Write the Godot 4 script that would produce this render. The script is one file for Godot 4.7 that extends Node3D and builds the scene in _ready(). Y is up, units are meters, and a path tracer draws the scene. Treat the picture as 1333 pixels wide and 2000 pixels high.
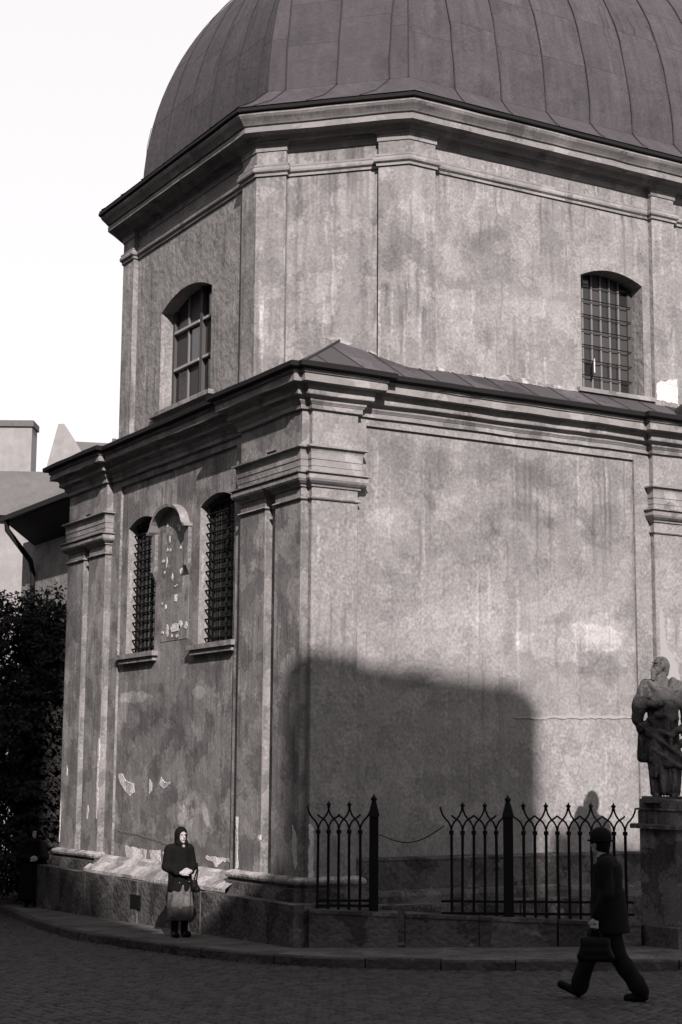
extends Node3D
# An octagonal domed chapel on a square base, seen from across the street in low sun.
# World: the near corner of the chapel stands at x = 0, z = 0; its sunlit front runs along +x, its darker flank along -z.

const SUN_AZ := 21.0      # degrees to the left of the front's normal
const SUN_EL := 31.0
const SLOPE := 0.022      # the street falls away from the camera
const KERB := 0.13

var rng := RandomNumberGenerator.new()
var M := {}
var used_names := {}
var chapel: Node3D
var jit: FastNoiseLite

# ------------------------------------------------------------------ camera, sky, sun
func setup_view() -> void:
	var cam := Camera3D.new()
	cam.name = "camera"
	var b := Basis(Vector3.UP, deg_to_rad(-30.26)) * Basis(Vector3.RIGHT, deg_to_rad(8.88)) * Basis(Vector3.BACK, deg_to_rad(0.39))
	cam.transform = Transform3D(b, Vector3(-11.2406, 2.3954, 20.0859))
	cam.fov = 34.77
	cam.near = 0.1
	cam.far = 900.0
	add_child(cam)
	cam.current = true
	var env := Environment.new()
	var sky := Sky.new()
	var sm := ProceduralSkyMaterial.new()
	sm.sky_top_color = Color(0.895, 0.88, 0.89)
	sm.sky_horizon_color = Color(1.0, 0.993, 0.995)
	sm.sky_curve = 0.22
	sm.sky_energy_multiplier = 1.0
	sm.ground_bottom_color = Color(0.16, 0.15, 0.15)
	sm.ground_horizon_color = Color(0.5, 0.48, 0.49)
	sm.sun_angle_max = 4.0
	sky.sky_material = sm
	env.background_mode = Environment.BG_SKY
	env.sky = sky
	env.background_energy_multiplier = 0.79
	env.tonemap_mode = Environment.TONE_MAPPER_LINEAR
	env.tonemap_exposure = 1.5
	env.sdfgi_enabled = true
	env.ssao_enabled = true
	env.ssil_enabled = true
	var we := WorldEnvironment.new()
	we.name = "environment"
	we.environment = env
	add_child(we)
	var sun := DirectionalLight3D.new()
	sun.name = "sun"
	sun.light_energy = 1.6
	sun.light_color = Color(1.0, 0.975, 0.965)
	sun.light_angular_distance = 0.53
	sun.shadow_enabled = true
	add_child(sun)
	sun.look_at_from_position(sun_dir() * 10.0, Vector3.ZERO, Vector3.UP)

func sun_dir() -> Vector3:
	var a := deg_to_rad(SUN_AZ)
	var e := deg_to_rad(SUN_EL)
	return Vector3(-sin(a) * cos(e), sin(e), cos(a) * cos(e))

# ------------------------------------------------------------------ names and nodes
func numbered(called: String) -> String:
	if not used_names.has(called):
		used_names[called] = 0
		return called
	used_names[called] += 1
	return "%s_%03d" % [called, used_names[called]]

func tag(o: Node, label: String, category: String, group := "", kind := "") -> void:
	if label != "": o.set_meta("label", label)
	if category != "": o.set_meta("category", category)
	if group != "": o.set_meta("group", group)
	if kind != "": o.set_meta("kind", kind)

func thing(called: String, label: String, category: String, at := Vector3.ZERO, turn := 0.0, group := "") -> Node3D:
	var o := Node3D.new()
	o.name = numbered(called)
	add_child(o)
	o.position = at
	o.rotation.y = turn
	tag(o, label, category, group)
	return o

func newst() -> SurfaceTool:
	var st := SurfaceTool.new()
	st.begin(Mesh.PRIMITIVE_TRIANGLES)
	st.set_smooth_group(-1)
	return st

func put(st: SurfaceTool, called: String, mat: Material, parent: Node, at := Vector3.ZERO) -> MeshInstance3D:
	st.generate_normals()
	var mi := MeshInstance3D.new()
	mi.mesh = st.commit()
	mi.material_override = mat
	mi.name = called if parent != self else numbered(called)
	parent.add_child(mi, true)
	mi.position = at
	return mi

func share(mesh: Mesh, called: String, mat: Material, parent: Node, xf := Transform3D.IDENTITY) -> MeshInstance3D:
	var mi := MeshInstance3D.new()
	mi.mesh = mesh
	mi.material_override = mat
	mi.name = called if parent != self else numbered(called)
	parent.add_child(mi, true)
	mi.transform = xf
	return mi

func part(called: String, parent: Node) -> Node3D:
	var o := Node3D.new()
	o.name = called
	parent.add_child(o, true)
	return o

func structure(o: Node) -> void:
	o.set_meta("kind", "structure")

# ------------------------------------------------------------------ mesh helpers
func tri(st: SurfaceTool, a: Vector3, b: Vector3, c: Vector3) -> void:
	st.add_vertex(a); st.add_vertex(b); st.add_vertex(c)

func quad(st: SurfaceTool, a: Vector3, b: Vector3, c: Vector3, d: Vector3) -> void:
	tri(st, a, b, c); tri(st, a, c, d)

func quv(st: SurfaceTool, t: Array, a: Vector3, b: Vector3, c: Vector3, d: Vector3) -> void:
	var p := [a, b, c, d]
	for k in [0, 1, 2, 0, 2, 3]:
		st.set_uv(t[k])
		st.add_vertex(p[k])

func hexa(st: SurfaceTool, p: Array) -> void:
	# p: 0..3 bottom ring, 4..7 top ring
	quad(st, p[0], p[1], p[2], p[3]); quad(st, p[7], p[6], p[5], p[4])
	for i in 4:
		var j := (i + 1) % 4
		quad(st, p[i], p[i + 4], p[j + 4], p[j])

func box(st: SurfaceTool, lo: Vector3, hi: Vector3) -> void:
	hexa(st, [Vector3(lo.x, lo.y, lo.z), Vector3(hi.x, lo.y, lo.z), Vector3(hi.x, lo.y, hi.z), Vector3(lo.x, lo.y, hi.z),
		Vector3(lo.x, hi.y, lo.z), Vector3(hi.x, hi.y, lo.z), Vector3(hi.x, hi.y, hi.z), Vector3(lo.x, hi.y, hi.z)])

# a face: o origin, u along the wall, n outward
func face(o: Vector3, u: Vector3, n: Vector3) -> Dictionary:
	return {"o": o, "u": u.normalized(), "n": n.normalized()}

func fp(f: Dictionary, u: float, v: float, w: float) -> Vector3:
	return f.o + f.u * u + Vector3.UP * v + f.n * w

func fbox(st: SurfaceTool, f: Dictionary, u0: float, u1: float, v0: float, v1: float, w0: float, w1: float) -> void:
	hexa(st, [fp(f, u0, v0, w0), fp(f, u1, v0, w0), fp(f, u1, v0, w1), fp(f, u0, v0, w1),
		fp(f, u0, v1, w0), fp(f, u1, v1, w0), fp(f, u1, v1, w1), fp(f, u0, v1, w1)])

# a box with chamfered long edges on its outer side
func fbox_bev(st: SurfaceTool, f: Dictionary, u0: float, u1: float, v0: float, v1: float, w0: float, w1: float, c: float) -> void:
	var pr := [[u0, w0], [u0, w1 - c], [u0 + c, w1], [u1 - c, w1], [u1, w1 - c], [u1, w0]]
	for i in pr.size():
		var j := (i + 1) % pr.size()
		quad(st, fp(f, pr[i][0], v0, pr[i][1]), fp(f, pr[i][0], v1, pr[i][1]), fp(f, pr[j][0], v1, pr[j][1]), fp(f, pr[j][0], v0, pr[j][1]))
	for v in [v0, v1]:
		for i in range(1, pr.size() - 1):
			tri(st, fp(f, pr[0][0], v, pr[0][1]), fp(f, pr[i][0], v, pr[i][1]), fp(f, pr[i + 1][0], v, pr[i + 1][1]))

# flat wall with arched openings; uv from (u, v) in metres. openings: [u0, u1, v0, spring, rise]
func wall_face(f: Dictionary, u0: float, u1: float, v0: float, v1: float, w: float, openings: Array, depth: float, uvr: Rect2, called: String, mat: Material, parent: Node, reveal_mat: Material = null) -> MeshInstance3D:
	var st := newst()
	var reveals := []
	for op in openings: reveals.append(newst())
	var cols := []
	var at := u0
	for op in openings:
		cols.append([at, op[0], null])
		var n := 14
		for i in n:
			cols.append([lerpf(op[0], op[1], float(i) / n), lerpf(op[0], op[1], float(i + 1) / n), op])
		at = op[1]
	cols.append([at, u1, null])
	for c in cols:
		if c[1] - c[0] < 0.001: continue
		if c[2] == null:
			wq(st, f, c[0], c[1], v0, v0, v1, v1, w, uvr)
		else:
			var op = c[2]
			var ya := arch_y(op, c[0])
			var yb := arch_y(op, c[1])
			if op[2] > v0 + 0.001:
				wq(st, f, c[0], c[1], v0, v0, op[2], op[2], w, uvr)
			wq(st, f, c[0], c[1], ya, yb, v1, v1, w, uvr)
			# soffit
			var sr: SurfaceTool = reveals[openings.find(op)]
			quad(sr, fp(f, c[0], ya, w), fp(f, c[1], yb, w), fp(f, c[1], yb, w - depth), fp(f, c[0], ya, w - depth))
			quad(sr, fp(f, c[0], op[2], w), fp(f, c[1], op[2], w), fp(f, c[1], op[2], w - depth), fp(f, c[0], op[2], w - depth))
	var made := put(st, called, mat, parent)
	for k in openings.size():
		var op = openings[k]
		for e in 2:
			quad(reveals[k], fp(f, op[e], op[2], w), fp(f, op[e], op[2], w - depth), fp(f, op[e], op[3], w - depth), fp(f, op[e], op[3], w))
		put(reveals[k], "reveal", reveal_mat if reveal_mat else mat, made)
	return made

func arch_y(op: Array, u: float) -> float:
	var h: float = (op[1] - op[0]) * 0.5
	var x: float = (u - op[0] - h) / h
	return op[3] + op[4] * (1.0 - x * x)

func wuv(uvr: Rect2, u: float, v: float) -> Vector2:
	return Vector2((u - uvr.position.x) / uvr.size.x, 1.0 - (v - uvr.position.y) / uvr.size.y)

func wq(st: SurfaceTool, f: Dictionary, ua: float, ub: float, va: float, vb: float, ta: float, tb: float, w: float, uvr: Rect2) -> void:
	var a := fp(f, ua, va, w); var b := fp(f, ub, vb, w); var c := fp(f, ub, tb, w); var d := fp(f, ua, ta, w)
	for q in [[a, ua, va], [c, ub, tb], [b, ub, vb], [a, ua, va], [d, ua, ta], [c, ub, tb]]:
		st.set_uv(wuv(uvr, q[1], q[2]))
		st.add_vertex(q[0])

# sweep a profile [[out, y], ...] along a plan path of Vector2(x, z); outward lies to the left of travel when side = 1
func sweep(st: SurfaceTool, path: Array, prof: Array, side: float, closed := false, wob := 0.0, step := 0.45) -> void:
	var n := path.size()
	var offs := []
	for i in n:
		var d0 := Vector2.ZERO
		var d1 := Vector2.ZERO
		if i > 0 or closed: d0 = (path[i] - path[(i - 1 + n) % n]).normalized()
		if i < n - 1 or closed: d1 = (path[(i + 1) % n] - path[i]).normalized()
		if d0 == Vector2.ZERO: d0 = d1
		if d1 == Vector2.ZERO: d1 = d0
		var n0 := Vector2(d0.y, -d0.x) * side
		var n1 := Vector2(d1.y, -d1.x) * side
		var m := (n0 + n1)
		m = m / max(0.2, m.dot(n0))
		offs.append(m)
	var segs := n if closed else n - 1
	for i in segs:
		var j := (i + 1) % n
		var L: float = path[i].distance_to(path[j])
		var k := maxi(1, int(ceil(L / step))) if wob > 0.0 else 1
		for s in k:
			var ta := float(s) / k
			var tb := float(s + 1) / k
			for q in prof.size() - 1:
				var c := []
				for e in [[ta, q], [tb, q], [tb, q + 1], [ta, q + 1]]:
					var pr = prof[e[1]]
					var p2: Vector2 = (path[i] + offs[i] * pr[0]).lerp(path[j] + offs[j] * pr[0], e[0])
					var p3 := Vector3(p2.x, pr[1], p2.y)
					if wob > 0.0:
						p3.y += jit.get_noise_3d(p3.x * 30.0, p3.y * 60.0, p3.z * 30.0) * wob
					c.append(p3)
				quad(st, c[0], c[1], c[2], c[3])

func tube(st: SurfaceTool, pts: Array, radii, sides := 6) -> void:
	var n := pts.size()
	var rings := []
	for i in n:
		var d: Vector3
		if i == 0: d = pts[1] - pts[0]
		elif i == n - 1: d = pts[n - 1] - pts[n - 2]
		else: d = pts[i + 1] - pts[i - 1]
		d = d.normalized()
		var a := d.cross(Vector3(0.13, 0.21, 0.97))
		if a.length() < 0.1: a = d.cross(Vector3.RIGHT)
		a = a.normalized()
		var b := d.cross(a)
		var r: float = radii[i] if radii is Array else radii
		var ring := []
		for k in sides:
			var t := TAU * k / sides
			ring.append(pts[i] + (a * cos(t) + b * sin(t)) * r)
		rings.append(ring)
	st.set_smooth_group(0)
	for i in n - 1:
		for k in sides:
			var l := (k + 1) % sides
			quad(st, rings[i][k], rings[i + 1][k], rings[i + 1][l], rings[i][l])
	st.set_smooth_group(-1)
	for k in range(1, sides - 1):
		tri(st, rings[0][0], rings[0][k], rings[0][k + 1])
		tri(st, rings[n - 1][0], rings[n - 1][k + 1], rings[n - 1][k])

func lathe(st: SurfaceTool, c: Vector3, prof: Array, sides := 10) -> void:
	st.set_smooth_group(0)
	for i in prof.size() - 1:
		for k in sides:
			var a := TAU * k / sides
			var b := TAU * (k + 1) / sides
			var p := prof[i] as Array
			var q := prof[i + 1] as Array
			quad(st, c + Vector3(cos(a) * p[0], p[1], sin(a) * p[0]), c + Vector3(cos(a) * q[0], q[1], sin(a) * q[0]),
				c + Vector3(cos(b) * q[0], q[1], sin(b) * q[0]), c + Vector3(cos(b) * p[0], p[1], sin(b) * p[0]))
	st.set_smooth_group(-1)

# a thin flake of plaster on a wall face, given by its outline in wall coordinates
func flake(f: Dictionary, pts: Array, w: float, t: float, mat: Material, parent: Node, called := "plaster_patch") -> void:
	# split the outline's edges and roughen them
	var out := PackedVector2Array()
	for i in pts.size():
		var a := Vector2(pts[i][0], pts[i][1])
		var b := Vector2(pts[(i + 1) % pts.size()][0], pts[(i + 1) % pts.size()][1])
		var k := maxi(1, int(a.distance_to(b) / 0.03))
		for s in k:
			var p := a.lerp(b, float(s) / k)
			p += Vector2(jit.get_noise_2d(p.x * 160.0, p.y * 160.0 + 40.0), jit.get_noise_2d(p.x * 160.0 + 99.0, p.y * 160.0)) * 0.02 + Vector2(jit.get_noise_2d(p.x * 520.0, p.y * 520.0), jit.get_noise_2d(p.y * 520.0, p.x * 520.0 + 50.0)) * 0.014
			out.append(p)
	var idx := Geometry2D.triangulate_polygon(out)
	if idx.size() == 0: return
	var st := newst()
	for i in range(0, idx.size(), 3):
		tri(st, fp(f, out[idx[i]].x, out[idx[i]].y, w + t), fp(f, out[idx[i + 1]].x, out[idx[i + 1]].y, w + t), fp(f, out[idx[i + 2]].x, out[idx[i + 2]].y, w + t))
	for i in out.size():
		var j := (i + 1) % out.size()
		quad(st, fp(f, out[i].x, out[i].y, w - 0.01), fp(f, out[j].x, out[j].y, w - 0.01), fp(f, out[j].x, out[j].y, w + t), fp(f, out[i].x, out[i].y, w + t))
	put(st, called, mat, parent)

# ------------------------------------------------------------------ materials
func noise_bytes(seed_: int, w: int, h: int, freq: float, oct := 4, kind := FastNoiseLite.TYPE_SIMPLEX_SMOOTH) -> PackedByteArray:
	var n := FastNoiseLite.new()
	n.seed = seed_
	n.noise_type = kind
	n.frequency = freq
	n.fractal_octaves = oct
	var im := n.get_seamless_image(w, h)
	im.convert(Image.FORMAT_L8)
	return im.get_data()

func streak_bytes(seed_: int, w: int, h: int, freq: float, squeeze: int) -> PackedByteArray:
	var n := FastNoiseLite.new()
	n.seed = seed_
	n.noise_type = FastNoiseLite.TYPE_SIMPLEX_SMOOTH
	n.frequency = freq
	n.fractal_octaves = 3
	var im := n.get_seamless_image(w, maxi(8, h / squeeze))
	im.convert(Image.FORMAT_L8)
	im.resize(w, h, Image.INTERPOLATE_CUBIC)
	return im.get_data()

# weathered plaster or stone: o keys: size (px w, h), low, mid, fine, streak, bare (share lighter), dirt
func weather_image(seed_: int, w: int, h: int, ppm: float, o: Dictionary, marks := [], rect := Rect2()) -> Image:
	var nl := noise_bytes(seed_, w, h, 0.55 / ppm, 3)
	var nm := noise_bytes(seed_ + 1, w, h, 1.9 / ppm, 5)
	var nf := noise_bytes(seed_ + 2, w, h, 14.0 / ppm, 4)
	var ns := streak_bytes(seed_ + 3, w, h, 5.0 / ppm, 9)
	var nb := noise_bytes(seed_ + 4, w, h, 1.3 / ppm, 6)
	var nd := noise_bytes(seed_ + 5, w, h, 1.0 / ppm, 6)
	var low: float = o.get("low", 0.3) / 255.0
	var mid: float = o.get("mid", 0.3) / 255.0
	var fine: float = o.get("fine", 0.18) / 255.0
	var strk: float = o.get("streak", 0.2) / 255.0
	var bare: float = o.get("bare", 0.62) * 255.0
	var bgain: float = o.get("bare_gain", 0.3)
	var dirt: float = o.get("dirt", 0.36) * 255.0
	var dgain: float = o.get("dirt_gain", 0.35)
	var v := PackedFloat32Array()
	v.resize(w * h)
	var gr := RandomNumberGenerator.new()
	gr.seed = seed_
	var grain: float = o.get("grain", 0.10)
	for i in w * h:
		var x := 1.0 + (nl[i] - 127) * low + (nm[i] - 127) * mid + (nf[i] - 127) * fine + (ns[i] - 127) * strk
		var b := nb[i] + (nf[i] - 127) * 0.16
		if b > bare: x *= 1.0 + bgain * minf(1.0, (b - bare) / 11.0)
		var d := nd[i] + (nf[i] - 127) * 0.14
		if d < dirt: x *= 1.0 - dgain * minf(1.0, (dirt - d) / 18.0)
		v[i] = x * (1.0 + (gr.randf() - 0.5) * grain)
	for q in int(o.get("drips", 0)):
		var cx := gr.randf() * w
		var y0 := gr.randf() * h * 0.85 if gr.randf() < 0.5 else gr.randf() * h * 0.12
		var ln := h * gr.randf_range(0.06, 0.32)
		var hw := gr.randf_range(0.8, 3.4) * ppm / 128.0
		var gain := gr.randf_range(0.72, 0.92) if gr.randf() < 0.62 else gr.randf_range(1.1, 1.28)
		for j in range(int(y0), mini(h, int(y0 + ln))):
			var f := minf(1.0, (y0 + ln - j) / (ln * 0.6)) * minf(1.0, (j - y0) / 6.0)
			var c := cx + (nm[j * w + int(cx)] - 127) * 0.03
			for i in range(maxi(0, int(c - hw * 2.0)), mini(w, int(c + hw * 2.0) + 1)):
				var e := clampf(1.6 - absf(i - c) / hw, 0.0, 1.0) * f * (0.45 + nf[j * w + i] / 230.0)
				v[j * w + i] *= lerpf(1.0, gain, minf(1.0, e))
	for m in marks:
		var px: float = (m[0] - rect.position.x) / rect.size.x * w
		var py: float = (1.0 - (m[1] - rect.position.y) / rect.size.y) * h
		var rx: float = m[2] / rect.size.x * w
		var ry: float = m[3] / rect.size.y * h
		for j in range(maxi(0, int(py - ry * 1.5)), mini(h, int(py + ry * 1.5))):
			for i in range(maxi(0, int(px - rx * 1.5)), mini(w, int(px + rx * 1.5))):
				var k := j * w + i
				var dd: float = pow((i - px) / rx, 2.0) + pow((j - py) / ry, 2.0) + (nm[k] - 127) / 127.0 * 0.9 + (nb[k] - 127) / 127.0 * 0.7
				var g := clampf((1.15 - dd) / 0.35, 0.0, 1.0)
				v[k] *= lerpf(1.0, 1.0 + (m[4] - 1.0) * (1.6 if m[4] > 1.0 else 0.9), g)
	var tint: Color = o.get("tint", Color(1.0, 0.972, 0.968))
	var base: float = o.get("base", 0.33)
	var data := PackedByteArray()
	data.resize(w * h * 3)
	for i in w * h:
		var x := clampf(v[i] * base, 0.004, 0.92)
		var s := pow(x, 0.4545) * 255.0
		data[i * 3] = int(minf(255.0, s * tint.r))
		data[i * 3 + 1] = int(minf(255.0, s * tint.g))
		data[i * 3 + 2] = int(minf(255.0, s * tint.b))
	return Image.create_from_data(w, h, false, Image.FORMAT_RGB8, data)

var bump_tex := {}
func bump(seed_: int, ppm: float, freq: float, strength: float, kind := FastNoiseLite.TYPE_SIMPLEX_SMOOTH) -> ImageTexture:
	var key := "%d" % seed_
	if not bump_tex.has(key):
		var n := FastNoiseLite.new()
		n.seed = seed_
		n.noise_type = kind
		n.frequency = freq / ppm
		n.fractal_octaves = 5
		var im := n.get_seamless_image(512, 512)
		im.convert(Image.FORMAT_RGBA8)
		im.bump_map_to_normal_map(strength)
		bump_tex[key] = ImageTexture.create_from_image(im)
	return bump_tex[key]

func flat_mat(called: String, lin: float, rough := 0.8, tint := Color(1.0, 0.94, 0.93), metal := 0.0) -> StandardMaterial3D:
	var m := StandardMaterial3D.new()
	m.resource_name = called
	m.albedo_color = Color(lin * tint.r, lin * tint.g, lin * tint.b).linear_to_srgb()
	m.roughness = rough
	m.metallic = metal
	m.metallic_specular = 0.5 if rough < 0.4 else 0.16
	m.cull_mode = BaseMaterial3D.CULL_DISABLED
	M[called] = m
	return m

func tex_mat(called: String, im: Image, rough: float, metres: float, bump_t: Texture2D = null, bscale := 0.6, triplanar := true) -> StandardMaterial3D:
	var m := StandardMaterial3D.new()
	m.resource_name = called
	m.albedo_texture = ImageTexture.create_from_image(im)
	m.roughness = rough
	m.metallic_specular = 0.16
	m.cull_mode = BaseMaterial3D.CULL_DISABLED
	if triplanar:
		m.uv1_triplanar = true
		m.uv1_world_triplanar = true
		m.uv1_scale = Vector3.ONE / metres
		m.uv1_triplanar_sharpness = 8.0
	if bump_t:
		m.normal_enabled = true
		m.normal_texture = bump_t
		m.normal_scale = bscale
	M[called] = m
	return m

const RECT_R := Rect2(0.7, 0.6, 5.8, 7.0)
const RECT_L := Rect2(1.9, 0.6, 5.8, 7.0)
const RECT_U := Rect2(1.5, 8.2, 6.0, 4.0)

func make_materials() -> void:
	var bp := bump(11, 128.0, 6.0, 3.0)
	var bs := bump(12, 128.0, 10.0, 5.0)
	var marks_r := [[5.38, 4.01, 0.42, 0.34, 0.86], [5.43, 6.26, 0.42, 0.31, 0.82], [4.88, 4.35, 1.03, 0.29, 1.22], [4.94, 2.57, 1.03, 0.66, 1.12], [5.34, 4.53, 0.56, 0.33, 1.15], [2.46, 4.44, 1.12, 0.41, 1.12], [5.13, 6.86, 0.47, 0.33, 1.1], [1.74, 6.23, 0.84, 0.49, 1.06], [3.6, 4.88, 1.87, 0.49, 1.06], [1.38, 6.05, 0.37, 0.25, 1.08], [3.71, 5.92, 0.75, 0.49, 0.93], [2.28, 5.5, 0.56, 0.41, 0.92], [5.23, 4.17, 0.19, 0.16, 0.85], [3.13, 5.88, 0.23, 0.29, 0.92], [1.74, 3.65, 0.56, 0.11, 0.78], [2.01, 3.77, 0.33, 0.1, 0.75], [2.66, 7.02, 1.87, 0.25, 0.93], [1.5, 6.75, 0.9, 0.6, 0.86], [3.2, 6.65, 1.2, 0.6, 0.85], [4.9, 6.75, 1.2, 0.5, 0.85], [2.2, 5.9, 1.0, 0.5, 0.92], [4.2, 6.0, 0.9, 0.5, 0.92]]
	var marks_l := [[3.8, 1.57, 0.58, 0.35, 1.45], [4.38, 1.64, 0.38, 0.17, 1.35], [6.38, 3.59, 0.77, 0.09, 1.4], [6.8, 3.07, 0.23, 0.52, 1.2], [3.7, 3.58, 0.23, 0.1, 1.3], [5.46, 2.79, 1.35, 0.52, 0.8], [3.09, 2.38, 0.96, 0.52, 0.85], [4.46, 3.2, 1.15, 0.26, 0.9], [5.36, 1.11, 1.15, 0.17, 0.7], [5.52, 3.69, 0.58, 0.1, 0.8], [2.88, 1.6, 0.38, 0.35, 0.8]]
	var marks_u := [[3.32, 10.29, 0.56, 0.59, 0.82], [3.52, 10.75, 0.37, 0.25, 0.85], [2.93, 11.24, 0.28, 0.34, 1.08], [4.43, 9.62, 1.12, 0.34, 1.12], [4.73, 8.98, 0.56, 0.25, 1.08], [2.92, 9.4, 0.37, 0.42, 1.08], [4.87, 11.16, 0.56, 0.34, 0.92], [4.12, 9.83, 0.37, 0.25, 0.95]]
	var o_light := {"base": 0.205, "low": 0.14, "mid": 0.24, "fine": 0.52, "streak": 0.10, "bare": 0.58, "bare_gain": 0.13, "dirt": 0.40, "dirt_gain": 0.14, "grain": 0.25, "drips": 110}
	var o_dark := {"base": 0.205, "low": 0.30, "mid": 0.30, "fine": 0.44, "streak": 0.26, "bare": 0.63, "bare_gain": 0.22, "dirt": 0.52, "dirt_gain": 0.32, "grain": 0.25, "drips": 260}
	var o_up := {"base": 0.205, "low": 0.16, "mid": 0.28, "fine": 0.50, "streak": 0.20, "bare": 0.57, "bare_gain": 0.15, "dirt": 0.40, "dirt_gain": 0.13, "grain": 0.25, "drips": 170}
	var o_drum := {"base": 0.205, "low": 0.2, "mid": 0.30, "fine": 0.46, "streak": 0.40, "bare": 0.56, "bare_gain": 0.2, "dirt": 0.41, "dirt_gain": 0.18, "grain": 0.25, "drips": 260}
	tex_mat("front_panel", weather_image(21, 720, 868, 124.0, o_light, marks_r, RECT_R), 0.92, 1.0, bp, 0.3, false)
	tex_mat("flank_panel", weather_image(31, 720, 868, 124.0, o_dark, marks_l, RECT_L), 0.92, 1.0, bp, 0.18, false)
	tex_mat("upper_front", weather_image(41, 720, 480, 120.0, o_up, marks_u, RECT_U), 0.92, 1.0, bp, 0.3, false)
	tex_mat("plaster", weather_image(51, 640, 640, 128.0, o_light), 0.92, 5.0, bp, 0.5)
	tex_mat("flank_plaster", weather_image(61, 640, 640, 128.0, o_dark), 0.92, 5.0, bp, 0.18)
	tex_mat("upper_plaster", weather_image(71, 640, 640, 128.0, o_up), 0.92, 5.0, bp, 0.5)
	tex_mat("drum_uv", weather_image(76, 640, 640, 128.0, o_drum), 0.92, 1.0, bp, 0.3, false)
	tex_mat("moulding", weather_image(81, 512, 512, 128.0, {"base": 0.20, "low": 0.25, "mid": 0.3, "fine": 0.2, "streak": 0.05, "bare": 0.66, "bare_gain": 0.3, "dirt": 0.36, "dirt_gain": 0.35}), 0.9, 4.0, bp, 0.4)
	M["flank_moulding"] = M.moulding
	tex_mat("stone", weather_image(91, 512, 512, 128.0, {"base": 0.075, "low": 0.4, "mid": 0.6, "fine": 0.5, "streak": 0.2, "bare": 0.60, "bare_gain": 0.5, "dirt": 0.42, "dirt_gain": 0.45}), 0.9, 4.0, bs, 0.4)
	tex_mat("worn_ledge", weather_image(96, 512, 512, 128.0, {"base": 0.25, "low": 0.4, "mid": 0.6, "fine": 0.6, "streak": 0.1, "bare": 0.60, "bare_gain": 0.35, "dirt": 0.42, "dirt_gain": 0.4, "grain": 0.3}), 0.9, 4.0, bs, 0.4)
	M["dark_stone"] = M.stone
	tex_mat("pavement", weather_image(111, 512, 512, 128.0, {"base": 0.085, "low": 0.3, "mid": 0.35, "fine": 0.5, "streak": 0.0, "bare": 0.64, "bare_gain": 0.25, "dirt": 0.36, "dirt_gain": 0.3}), 0.9, 4.0, bs, 0.5)
	tex_mat("roadway", weather_image(121, 640, 640, 128.0, {"base": 0.024, "low": 0.4, "mid": 0.5, "fine": 0.7, "streak": 0.0, "bare": 0.66, "bare_gain": 0.4, "dirt": 0.36, "dirt_gain": 0.35}), 0.85, 5.0, bump(13, 100.0, 9.0, 9.0, FastNoiseLite.TYPE_CELLULAR), 1.0)
	tex_mat("kerb_stone", weather_image(131, 256, 256, 64.0, {"base": 0.045, "low": 0.3, "mid": 0.5, "fine": 0.4, "streak": 0.0}), 0.85, 4.0, bs, 0.5)
	var mt := Color(1.0, 0.945, 0.985)
	for i in 4:
		tex_mat("dome_metal_%d" % i, weather_image(141 + i, 256, 256, 64.0, {"base": [0.058, 0.061, 0.055, 0.059][i], "low": 0.16, "mid": 0.18, "fine": 0.3, "streak": 0.3, "bare": 0.66, "bare_gain": 0.1, "dirt": 0.36, "dirt_gain": 0.12, "grain": 0.25, "drips": 70, "tint": mt}), 0.7, 4.0, bp, 0.35)
	tex_mat("roof_metal", weather_image(151, 256, 256, 64.0, {"base": 0.062, "low": 0.3, "mid": 0.4, "fine": 0.3, "streak": 0.15, "tint": mt}), 0.6, 4.0, bp, 0.3)
	flat_mat("seam_metal", 0.036, 0.7, mt)
	flat_mat("gutter", 0.016, 0.6)
	flat_mat("iron", 0.008, 0.6)
	flat_mat("glass", 0.02, 0.12)
	flat_mat("glass_dusty", 0.055, 0.5)
	flat_mat("window_wood", 0.15, 0.7)
	flat_mat("window_grey", 0.07, 0.7)
	flat_mat("inner_wall", 0.25, 0.9)
	tex_mat("bare_plaster", weather_image(181, 256, 256, 160.0, {"base": 0.5, "low": 0.2, "mid": 0.4, "fine": 0.5, "streak": 0.1, "grain": 0.3, "dirt_gain": 0.4}), 0.92, 1.6, bs, 0.4)
	tex_mat("mortar", weather_image(186, 256, 256, 160.0, {"base": 0.25, "low": 0.2, "mid": 0.4, "fine": 0.5, "streak": 0.1, "grain": 0.3, "dirt_gain": 0.5}), 0.92, 1.6, bs, 0.4)
	tex_mat("statue_stone", weather_image(161, 256, 256, 128.0, {"base": 0.08, "low": 0.4, "mid": 0.5, "fine": 0.4, "streak": 0.3, "bare": 0.64, "bare_gain": 0.4, "dirt": 0.45, "dirt_gain": 0.55}), 0.85, 2.0, bs, 0.5)
	tex_mat("far_plaster", weather_image(171, 256, 256, 32.0, {"base": 0.24, "low": 0.12, "mid": 0.1, "fine": 0.05, "streak": 0.1, "bare_gain": 0.05, "dirt_gain": 0.08}), 0.9, 8.0)
	tex_mat("far_roof", weather_image(176, 256, 256, 32.0, {"base": 0.11, "low": 0.12, "mid": 0.1, "fine": 0.1, "streak": 0.1, "bare_gain": 0.05, "dirt_gain": 0.1}), 0.9, 8.0)
	flat_mat("black_cloth", 0.007, 0.9)
	flat_mat("dark_cloth", 0.008, 0.9)
	tex_mat("skirt_cloth", weather_image(191, 128, 128, 128.0, {"base": 0.12, "low": 0.5, "mid": 0.8, "fine": 0.5, "streak": 0.0, "dirt_gain": 0.5}), 0.95, 0.9)
	flat_mat("skin", 0.30, 0.6)
	flat_mat("shirt", 0.25, 0.8)
	flat_mat("leather", 0.007, 0.5)
	flat_mat("bark", 0.03, 0.9)
	var lf := flat_mat("leaf", 0.028, 0.7)
	lf.backlight_enabled = true
	lf.backlight = Color(0.06, 0.057, 0.056)

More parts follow.
